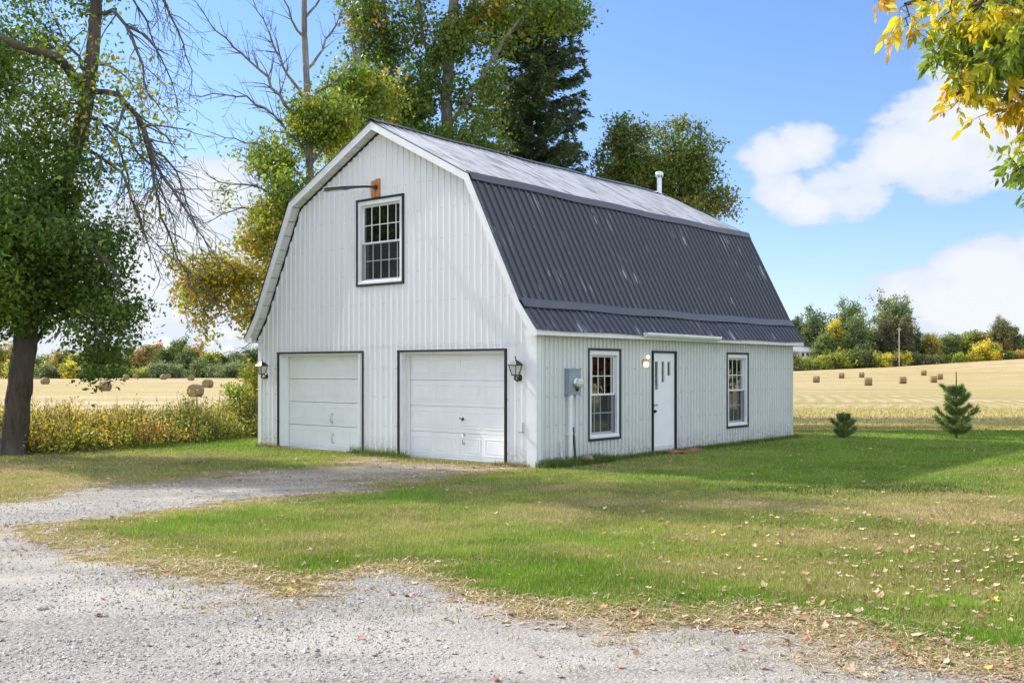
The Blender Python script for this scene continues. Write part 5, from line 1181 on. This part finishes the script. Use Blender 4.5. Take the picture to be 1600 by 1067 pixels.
# hay bales
def bale_mat():
    m, nt, b, out = newmat('rolled_hay'); tc = nt.nodes.new('ShaderNodeTexCoord'); o = tc.outputs['Object']
    n = noise_node(nt, 3, 6, .7, o); l = noise_node(nt, 1, 6, .7, o, ((2, 26, 26),)); w = nt.nodes.new('ShaderNodeTexWave'); w.wave_type = 'RINGS'; w.rings_direction = 'X'; w.inputs['Scale'].default_value = 2.6; w.inputs['Distortion'].default_value = 2.5; w.inputs['Detail'].default_value = 3
    nt.links.new(o, w.inputs['Vector'])
    g = nt.nodes.new('ShaderNodeNewGeometry'); sx = nt.nodes.new('ShaderNodeSeparateXYZ'); nt.links.new(tc.outputs['Normal'], sx.inputs[0]); ab = nt.nodes.new('ShaderNodeMath'); ab.operation = 'ABSOLUTE'; nt.links.new(sx.outputs[0], ab.inputs[0])
    sidec = mixc(nt, ramp(nt, l.outputs[0], [(.35, 0), (.65, 1)]), (.17, .12, .06), (.42, .31, .16)); endc = mixc(nt, w.outputs['Fac'], (.16, .115, .055), (.44, .33, .16))
    c = mixc(nt, ramp(nt, ab.outputs[0], [(.5, 0), (.8, 1)]), sidec, endc); c = mixc(nt, ramp(nt, n.outputs[0], [(.4, .4), (.6, 0)]), c, (.20, .13, .08))
    nt.links.new(c, b.inputs['Base Color']); b.inputs['Roughness'].default_value = .95; b.inputs['Specular IOR Level'].default_value = .1; bump(nt, b, l.outputs[0], 1, .08); return m
def bale_mesh():
    V = []; Fq = []; n = 40; X_ = [-.62, -.6, -.45, -.15, .15, .45, .6, .62]; r_ = np.random.default_rng(5); prof = [.55, .74, .765, .75, .755, .76, .74, .55]
    for i, x in enumerate(X_):
        for k in range(n):
            a = 2*math.pi*k/n; rr = prof[i]*(1+.02*r_.normal()); z = max(-.70, rr*math.sin(a)); V.append((x+.012*r_.normal(), rr*math.cos(a)*1.02, z))
    for i in range(len(X_)-1):
        for k in range(n): Fq.append((i*n+k, i*n+(k+1) % n, (i+1)*n+(k+1) % n, (i+1)*n+k))
    me = bpy.data.meshes.new('hay_bale'); c0 = len(V); V += [(-.64, 0, 0), (.64, 0, 0)]
    for k in range(n): Fq.append((c0, (k+1) % n, k)); Fq.append((c0+1, (len(X_)-1)*n+k, (len(X_)-1)*n+(k+1) % n))
    me.from_pydata(V, [], Fq); me.materials.append(bale_mat()); me.polygons.foreach_set('use_smooth', [True]*len(Fq)); me.update()
    # loose straw fringe
    return me
bme = bale_mesh(); bfirst = None
BAL = [(70.5, 600.3, 206, 115, 'round hay bale nearest the maple trunk on its right'), (164, 610.8, 151, 120, 'round hay bale just below the hanging maple leaves'), (197, 593.2, 285, 110, 'small far bale below the edge of the maple leaves, with a paler one behind it'), (212, 591, 300, 100, 'pale far bale partly behind another at the left tree line'),
 (255.5, 593, 285, 115, 'far bale in front of the three sage bushes, nearer of the pair'), (263, 591, 302, 105, 'pale bale behind its neighbour by the sage bushes'), (298.5, 594.5, 262, 75, 'far bale standing above the two near bales left of the barn'), (324.5, 605.8, 178, 52, 'middle sized bale behind the right shoulder of the biggest bale'), (305.5, 619.7, 115, 58, 'biggest and nearest hay bale, its round end facing the yard'),
 (380, 590, 300, 90, 'tiny pale bale close to the barn corner shrub'),
 (1275.5, 597.7, 223, 170, 'split looking bale closest to the barn on the right field'), (1315, 591, 299, 172, 'small bale second from the barn on the right field'), (1346.5, 589.8, 310, 175, 'small bale right behind the nearest bale of the right field'), (1356.5, 602.2, 166, 8, 'nearest and largest bale of the right field'), (1410.5, 599.4, 200, 12, 'bale standing alone in the middle of the right field'),
 (1443.5, 586.4, 318, 170, 'highest placed far bale on the right field'), (1458.5, 597.7, 217, 15, 'larger bale of the right hand pair above the pine leader'), (1468.5, 593, 262, 12, 'smaller bale tucked behind the right hand pair')]
for i, (px, by, d, rz, lb) in enumerate(BAL):
    # slide along the line of sight until the bale sits on the ground
    ds = np.linspace(60, 345, 1200); xs_ = (px-800)/FOC*ds; yy = HZ-(gz(xs_, ds)-CAM_H)/ds*FOC; wgt = np.abs(yy-by)+np.abs(ds-d)*.006; d = float(ds[np.argmin(wgt)])
    x = (px-800)/FOC*d; o = bpy.data.objects.new('hay_bale', bme); col.objects.link(o); o.location = (x, d, gzf(x, d)+.66); o.rotation_euler = (0, 0, rd(rz)+math.atan2(-(px-800), FOC)); tag(o, lb, 'hay bale', 'round bales on the hay field')
    s = 1.0; o.scale = (s, s, s)

# white house and utility pole far right
d = 366; x0 = P(1238, 0, d)[0]; x1 = P(1271, 0, d)[0]; zb = gzf(x0, d); zt_ = CAM_H+(HZ-543)/FOC*d
hs = empty('house', ((x0+x1)/2, d, zb-1), label='low white house showing under the dark oak right of the barn', cat='house'); w = (x1-x0)/2
m = MB(); m.box(-w, w, 0, 8, 0, zt_-zb-.4); m.build('wall', M['white'], hs)
m = MB(); m.add([(-w-.4, -.4, zt_-zb-.4), (w+.4, -.4, zt_-zb-.4), (w+.4, 8.4, zt_-zb-.4), (-w-.4, 8.4, zt_-zb-.4), (-w-.4, 4, zt_-zb+1.4), (w+.4, 4, zt_-zb+1.4)], [(0,1,5,4), (2,3,4,5), (0,4,3), (1,2,5), (3,2,1,0)]); m.build('roof', simple('pale_roof', (.36, .37, .40), .7), hs)
for a in (.0, w*.45, w*.8):
    m = MB(); m.box(a-.5, a+.5, -.05, .02, zt_-zb-2.2, zt_-zb-.9); m.build('window', M['screen'], hs)
d = 345; p = P(1405, 0, d); zb = gzf(p[0], d); zt_ = CAM_H+(HZ-512)/FOC*d
m = MB(); m.tube([(p[0], d, zb-.5), (p[0], d, zt_)], [.17, .12], 10); m.box(p[0]-.7, p[0]+.7, d-.06, d+.06, zt_-.7, zt_-.55)
for a in (-.6, .6): m.lathe((p[0]+a, d, zt_-.5), (0, 0, 1), [(0, .05), (.15, .07), (.2, .03)], 8)
tag(m.build('utility_pole', simple('weathered_pole', (.52, .48, .44), .9)), 'pale utility pole with a crossarm at the far right field edge', 'utility pole')

# ------------------------------------------------------------------ brush along the yard's left edge
def hedge():
    r = np.random.default_rng(90)
    ctrl = np.array([(-24, 19.5), (-14, 20.4), (-10.6, 21.0), (-9.4, 21.0), (-8.1, 22.9), (-6.5, 26.2), (-4.0, 29.8), (1, 33.5)])
    T = np.concatenate([[0], np.cumsum(np.linalg.norm(np.diff(ctrl, axis=0), axis=1))])
    n = 6200; t = r.random(n)*T[-1]; c = np.stack([np.interp(t, T, ctrl[:, 0]), np.interp(t, T, ctrl[:, 1])], 1); t2 = np.minimum(t+.5, T[-1]); c2 = np.stack([np.interp(t2, T, ctrl[:, 0]), np.interp(t2, T, ctrl[:, 1])], 1)
    tn = unit(c2-c+1e-6); nrm = np.stack([-tn[:, 1], tn[:, 0]], 1); dep = r.random(n)**1.2*2.6; b = c+nrm*dep[:, None]+r.normal(size=(n, 2))*.12+nrm*(.4*(fbm(t*.9, t*0, 4, 3)-.5))[:, None]
    env = np.interp(b[:, 0], [-24, -13, -10, -9.4, -8.4, -7.4, -6.5, -5.8, 1], [1.6, 1.5, .85, .78, .85, .95, 1.15, 1.4, 1.5])*(.25+1.3*fbm(b[:, 0]*1.3, b[:, 1]*1.3, 91, 3)); env *= .55+.45*sm(dep, 0, .8)
    hgt = env*(.6+.55*r.random(n)); lean = r.normal(size=(n, 2))*.14*hgt[:, None]-nrm*.10
    z0 = gz(b[:, 0], b[:, 1]); A = np.stack([b[:, 0], b[:, 1], z0], 1); Mi = A+np.stack([lean[:, 0]*.35, lean[:, 1]*.35, hgt*.55], 1); B_ = A+np.stack([lean[:, 0], lean[:, 1], hgt], 1)
    sc = pick([(2, (.20,.16,.09)), (2, (.12,.14,.05)), (1, (.22,.09,.05))], n, r); V1, F1 = frusta(np.concatenate([A, Mi]), np.concatenate([Mi, B_]), np.full(2*n, .006), np.full(2*n, .004), 3); c1 = np.repeat(np.concatenate([sc, sc]), 3, 0)
    # leaves; colour drifts in patches along the row
    per = 17; i = np.repeat(np.arange(n), per); f = r.random(len(i))**.75; C = A[i]+(B_-A)[i]*f[:, None]+r.normal(size=(len(i), 3))*np.array([.085, .085, .05]); C[:, 2] = np.maximum(C[:, 2], z0[i]+.02)
    pal = np.array([(.12,.17,.035), (.18,.25,.04), (.30,.34,.055), (.52,.46,.06), (.58,.43,.06), (.48,.36,.17), (.42,.20,.07), (.33,.10,.05)])
    q = fbm(A[:, 0]*.8+A[:, 1]*.3, A[:, 1]*.8, 92, 3)+.06*r.normal(size=n); q = (np.argsort(np.argsort(q))/n); ix = np.interp(q, [0, .28, .55, .78, .87, .96, .985, 1], [0, 1, 2, 3, 4, 5, 6, 7.4])
    ii = (ix[i]+r.normal(size=len(i))*.9).round().clip(0, 7).astype(int); low = (f < .33); ii = np.where(low, (ii*.45).astype(int), ii); cc = pal[ii]*(1+.2*r.normal(size=(len(i), 1))).clip(.5, 1.6)
    V2, F2, _ = leaves(C, .072, cc, .1, .42, r)
    # pale seed heads and dry grass plumes
    k = r.choice(n, 1500, replace=False); P0 = B_[k]; C3 = np.repeat(P0, 7, 0)+r.normal(size=(len(k)*7, 3))*np.array([.02, .02, .06]); V3, F3, _ = leaves(C3, .045, None, 0, .3, r); c3 = pick([(2, (.46,.36,.22)), (1, (.36,.22,.14)), (1, (.52,.44,.30))], len(C3), r)
    V = np.concatenate([V1, V2, V3]); Fq = np.concatenate([F1, F2+len(V1), F3+len(V1)+len(V2)]); cl = np.concatenate([c1, cc, c3])
    o = np_mesh('brush', V, Fq, M['leaf'], fcol=cl); tag(o, 'tangled yellow, green and rust weeds along the left edge of the yard', 'brush', kind='stuff')
hedge()
# golden shrub just beyond the barn's left corner
bs = P(396, 0, 30.0); bs = np.array([bs[0], 30.0, 0])
tree('golden_shrub', 'golden yellow shrub close behind the left corner of the barn', None, [([bs, bs+[0,0,.8], bs+[.05,0,1.6]], .03, .012), ([bs+[0,0,.3], bs+[.4,0,1.4]], .02, .01), ([bs+[0,0,.3], bs+[-.3,.1,1.2]], .02, .01)], [(*(bs+[.05,0,1.55]), .40, .5, .55, 1), (*(bs+[0,0,.9]), .45, .5, .5, 1), (*(bs+[.35,.1,1.2]), .5, .5, .7, 1)], 110, 4200, .085, [(3, YE), (2, (.5,.33,.03)), (2, YG), (1, LG)], M['bark'], 93, clump=.13, rmin=.005, cat='shrub', parts=('stems', 'crown'))
bs = np.array([P(376, 0, 27.2)[0], 27.2, 0])
tree('yellow_green_shrub', 'loose yellow green sapling rising above the brush left of the barn', None, [([bs, bs+[0,0,.8], bs+[-.1,0,1.3]], .02, .008), ([bs+[0,0,.4], bs+[-.35,0,1.2]], .014, .006)], [(*(bs+[-.1,0,1.15]), .42, .35, .28, 1), (*(bs+[-.25,0,.75]), .35, .3, .25, 1)], 50, 900, .08, [(3, YG), (2, LG), (1, YE)], M['bark'], 94, clump=.10, rmin=.004, cat='shrub', parts=('stems', 'crown'))

# ------------------------------------------------------------------ grass, weeds, litter, stones
def blades(name, label, x, y, h, w, cols, lean=.45, mat='grass', z=None, cat='grass'):
    n = len(x); r = rng; a = r.random(n)*6.283; la = r.random(n)*6.283; l = np.abs(r.normal(size=n))*lean*h; z = gz(x, y)+.003 if z is None else z
    b = np.stack([x, y, z], 1); s = np.stack([np.cos(a)*w, np.sin(a)*w, a*0], 1); t = b+np.stack([np.cos(la)*l, np.sin(la)*l, h], 1)
    V = np.stack([b-s, b+s, t], 1).reshape(-1, 3); o = np_mesh(name, V, np.arange(3*n).reshape(-1, 3), M[mat], fcol=cols); tag(o, label, cat, kind='stuff'); return o
def sample_view(n, y0, y1, p, margin_=1.25):
    """ground positions inside the view wedge; density falls as 1/y**p per square metre"""
    q = 2-p; u = rng.random(n); y = (u*(y1**q-y0**q)+y0**q)**(1/q) if abs(q) > 1e-3 else y0*(y1/y0)**u
    x = (rng.random(n)*2-1)*y*.5017*margin_; return x, y
def inbarn(x, y):
    dx, dy = x-.432, y-18.125; u = dx*.637+dy*.7708; v = -dx*.7708+dy*.637; return (u > -.0) & (u < BL+.0) & (v > -.0) & (v < BW)
x, y = sample_view(620000, 5.0, 30.5, 2.0)
gd = drive_d(x, y); g, dry = ground_color(x, y, gd)
edge = np.where(x > 0, 29.3, 27.5)
pk = (gd > -.02)*(1-.45*(1-sm(gd, 0, .5))*1.3).clip(.25, 1)*(1-.25*dry)
k = (rng.random(len(x)) < pk) & ~inbarn(x, y) & (y < edge+.4*rng.normal(size=len(x)))
x, y, g, dry, gd = x[k], y[k], g[k], dry[k], gd[k]
n = len(x); hgt = (.028+.028*rng.random(n))*(1.0-.35*dry)*(.7+.6*fbm(x*2.2, y*2.2, 31, 3)); wd = (.0016+.00028*y)*(.7+.6*rng.random(n))
tip = rng.random(n); c = g*(.95+.5*rng.random((n, 1))); st = (tip < .10+.45*dry)[:, None]; c = np.where(st, np.array([.44, .37, .20])*(.6+.6*rng.random((n, 1))), c); c = np.where((tip > .9)[:, None], c*np.array([1.3, 1.35, .9]), c)
blades('grass', 'short mown lawn grass, green to dry straw', x, y, hgt, wd, c)
# sprouts and dry tufts creeping over the gravel edge
x, y = sample_view(30000, 5.0, 20, 1.6); gd = drive_d(x, y); tuft = fbm(x*3.2, y*3.2, 77, 3)
k = (gd < 0) & (gd > -1.3) & (tuft > .56-.10*sm(gd, -.5, 0)+.13*sm(-gd, .4, 1.3)-.08*sm(y, 13, 16)) & ~inbarn(x, y); x, y = x[k], y[k]; n = len(x)
c = pick([(3, (.22,.24,.06)), (2, (.38,.31,.15)), (2, (.14,.19,.04)), (1.5, (.34,.22,.11))], n); blades('grass_tufts', 'thin tufts of yellowing grass creeping over the gravel edge', x, y, .02+.025*rng.random(n), (.0018+.0003*y)*(1+0*x), c, .8, z=np.full(n, .008))
# taller weeds at the foot of the walls and in the mid lawn
W_ = []
def foot(u0, u1, v0, v1, n, h0, h1, cc, bl=.0045):
    u = u0+(u1-u0)*rng.random(n); v = v0+(v1-v0)*rng.random(n); p = [BP(a, b) for a, b in zip(u, v)]; W_.append((np.array([q[0] for q in p]), np.array([q[1] for q in p]), h0+(h1-h0)*rng.random(n), np.full(n, bl), pick(cc, n)))
gw = [(3, (.07,.13,.025)), (2, (.12,.18,.03)), (1, (.20,.20,.06))]; dw = [(3, (.34,.28,.14)), (2, (.22,.16,.09)), (2, (.14,.17,.05))]
foot(-.12, -.03, 3.2, 4.9, 900, .04, .22, gw); foot(-.30, -.03, 3.0, 4.4, 900, .03, .12, gw); foot(-.15, -.03, 7.2, 8.0, 500, .03, .14, dw); foot(-.2, -.03, .1, .9, 700, .03, .12, dw); foot(-.4, -.05, .9, 7.3, 2200, .02, .06, dw)
foot(.05, 1.9, -.45, -.04, 2600, .05, .20, gw, .007); foot(1.9, 10.6, -.35, -.03, 5200, .03, .12, gw, .006); foot(-.1, .3, -.3, -.04, 500, .05, .18, gw, .006); foot(10.7, 10.9, 0, 4, 500, .04, .12, gw)
xx, yy, hh, ww, cc = [np.concatenate([w[i] for w in W_]) for i in range(5)]
blades('weeds', 'weeds and longer grass at the foot of the barn walls', xx, yy, hh, ww, cc, .5, cat='weeds')
n = 9000; t = rng.random(n); x = 3.4+8.5*t+rng.normal(size=n)*.3; y = 14.6+.14*(x-3.4)+rng.normal(size=n)*.28; k = fbm(x*1.4, y*1.4, 55, 3) > .47; x, y = x[k], y[k]; n = len(x)
blades('clover_patch', 'dark broad leaved weeds running across the middle of the lawn', x, y, .03+.05*rng.random(n), .006+.006*rng.random(n), pick([(3, (.06,.11,.02)), (2, (.10,.17,.03)), (1, (.17,.17,.05))], n), .9, cat='weeds')
# tall dry grass where the lawn meets the hay field
n = 15000; x = -1+18*rng.random(n)+0; y = 29.6+1.0*fbm(x*.8, x*0, 8, 3)+np.abs(rng.normal(size=n))*.7; k = ~inbarn(x, y); x, y = x[k], y[k]; n = len(x)
blades('dry_grass', 'strip of uncut straw coloured grass between lawn and hay field', x, y, (.04+.07*rng.random(n)), .006+.006*rng.random(n), pick([(4, (.52,.43,.20)), (1, (.34,.25,.13)), (3, (.34,.35,.09))], n), .6, cat='dry grass')
n = 60000; y = 31*(95/31)**rng.random(n); x = (rng.random(n)*2-1)*y*.56; k = ((x > 3) | (x < -3)) & (rng.random(n) > sm(y, 36, 92)); x, y = x[k], y[k]; n = len(x)
blades('stubble', 'short pale stubble standing on the mown hay field', x, y, .05+.07*rng.random(n), .00045*y, pick([(4, (.54,.44,.22)), (2, (.40,.31,.15)), (3, (.36,.36,.10))], n), .5, cat='stubble')
# fallen leaves
def litter():
    x, y = sample_view(16000, 5.2, 29, 1.35, 1.15); gd = drive_d(x, y)
    right = sm(x-(.10*y), -1, 3.5)
    p = .030+.62*right*sm(y, 4, 6)*(1-sm(y, 9.5, 15))*(gd > -.3)+.55*np.exp(-(gd/.40)**2)*sm(x, -3.5, 1.0)+.12*np.exp(-(gd/.5)**2)+.10*right*(gd > 0)+.10*sm(-x, 3, 6)*sm(y, 13, 16)
    k = (rng.random(len(x)) < p) & ~inbarn(x, y); x, y, gd = x[k], y[k], gd[k]; n = len(x)
    pal = [(4, (.50,.33,.22)), (3, (.38,.20,.12)), (2.2, (.58,.44,.30)), (1, (.26,.12,.07)), (.55, (.60,.44,.10)), (.2, (.36,.13,.07))]
    s = .024*(1+.35*rng.normal(size=n)).clip(.4, 1.6); a = rng.random(n)*6.283; u = np.stack([np.cos(a), np.sin(a), .25*rng.normal(size=n)], 1); v = np.stack([-np.sin(a), np.cos(a), .25*rng.normal(size=n)], 1); cu = (.15+.35*rng.random(n))[:, None]*s[:, None]; up = np.array([0, 0, 1.])
    c = np.stack([x, y, np.where(gd > 0, .020+.018*rng.random(n), .016)], 1); s = s[:, None]
    V = np.stack([c-u*s+up*cu, c-u*s*.3+v*s*.6, c+u*s*.15+v*s*.8+up*cu*.8, c+u*s*.5+v*s*.45, c+u*s*1.15+up*cu, c+u*s*.5-v*s*.5, c+u*s*.1-v*s*.75+up*cu*.7, c-u*s*.4-v*s*.5], 1).reshape(-1, 3)
    o = np_mesh('fallen_leaves', V, np.arange(8*n).reshape(-1, 8), M['litter'], fcol=pick(pal, n, var=.22)); tag(o, 'curled fallen leaves scattered over the grass and gravel', 'fallen leaves', kind='stuff')
litter()
def thatch():
    # matted dead grass along the gravel edge
    x, y = sample_view(210000, 5.0, 20, 1.8); gd = drive_d(x, y); k = (rng.random(len(x)) < np.exp(-((gd-.12)/(.24+.22*sm(x, -1, 2)))**2)*.9*(.35+.65*sm(x, -5, 0))) & ~inbarn(x, y); x, y = x[k], y[k]; n = len(x)
    a = rng.random(n)*6.283; l = .018+.03*rng.random(n); w = .0011+.0002*y; d = np.stack([np.cos(a)*l, np.sin(a)*l, .006*rng.normal(size=n)], 1); s = np.stack([-np.sin(a)*w, np.cos(a)*w, a*0], 1); c = np.stack([x, y, .012+.02*rng.random(n)], 1)
    V = np.stack([c-d-s, c+d*1.0-s, c+d+s, c-d+s], 1).reshape(-1, 3); o = np_mesh('thatch', V, np.arange(4*n).reshape(-1, 4), M['litter'], fcol=pick([(3, (.48,.36,.22)), (2, (.34,.24,.14)), (2, (.56,.46,.30)), (1, (.30,.28,.10))], n)); tag(o, 'matted dead grass along the edge of the gravel', 'dead grass', kind='stuff')
thatch()
def pebbles():
    x, y = sample_view(105000, 4.6, 18, 2.0); dust = fbm(x*.7, y*1.3, 15, 4); k = (drive_d(x, y) < -.01) & (rng.random(len(x)) < (1.35-1.5*sm(dust, .42, .62)*.8).clip(.12, 1)); x, y = x[k], y[k]; n = len(x)
    s = (.0034+.0082*rng.random(n)**2.6+.010*(rng.random(n) < .012))*(.8+.035*y); base = np.array([(1,0,0),(0,1,0),(-1,0,0),(0,-1,0),(0,0,.8),(0,0,-.6)], float); o = base[None]+rng.normal(size=(n, 6, 3))*.22; V = np.stack([x, y, .008+s*.25], 1)[:, None]+o*s[:, None, None]
    f = np.array([(0,1,4),(1,2,4),(2,3,4),(3,0,4),(1,0,5),(2,1,5),(3,2,5),(0,3,5)]); Fq = (f[None]+(np.arange(n)*6)[:, None, None]).reshape(-1, 3)
    c = np.repeat(pick([(3, (.42,.40,.37)), (2, (.29,.275,.255)), (2, (.53,.505,.47)), (.8, (.19,.18,.165)), (.5, (.42,.36,.30))], n, var=.12), 8, 0)
    m, nt, b, out = newmat('crushed_stone'); nt.links.new(vc(nt), b.inputs['Base Color']); b.inputs['Roughness'].default_value = .85
    ob = np_mesh('gravel_stones', V.reshape(-1, 3), Fq, m, fcol=c); tag(ob, 'loose crushed stone covering the yard and driveway', 'gravel', kind='stuff')
pebbles()
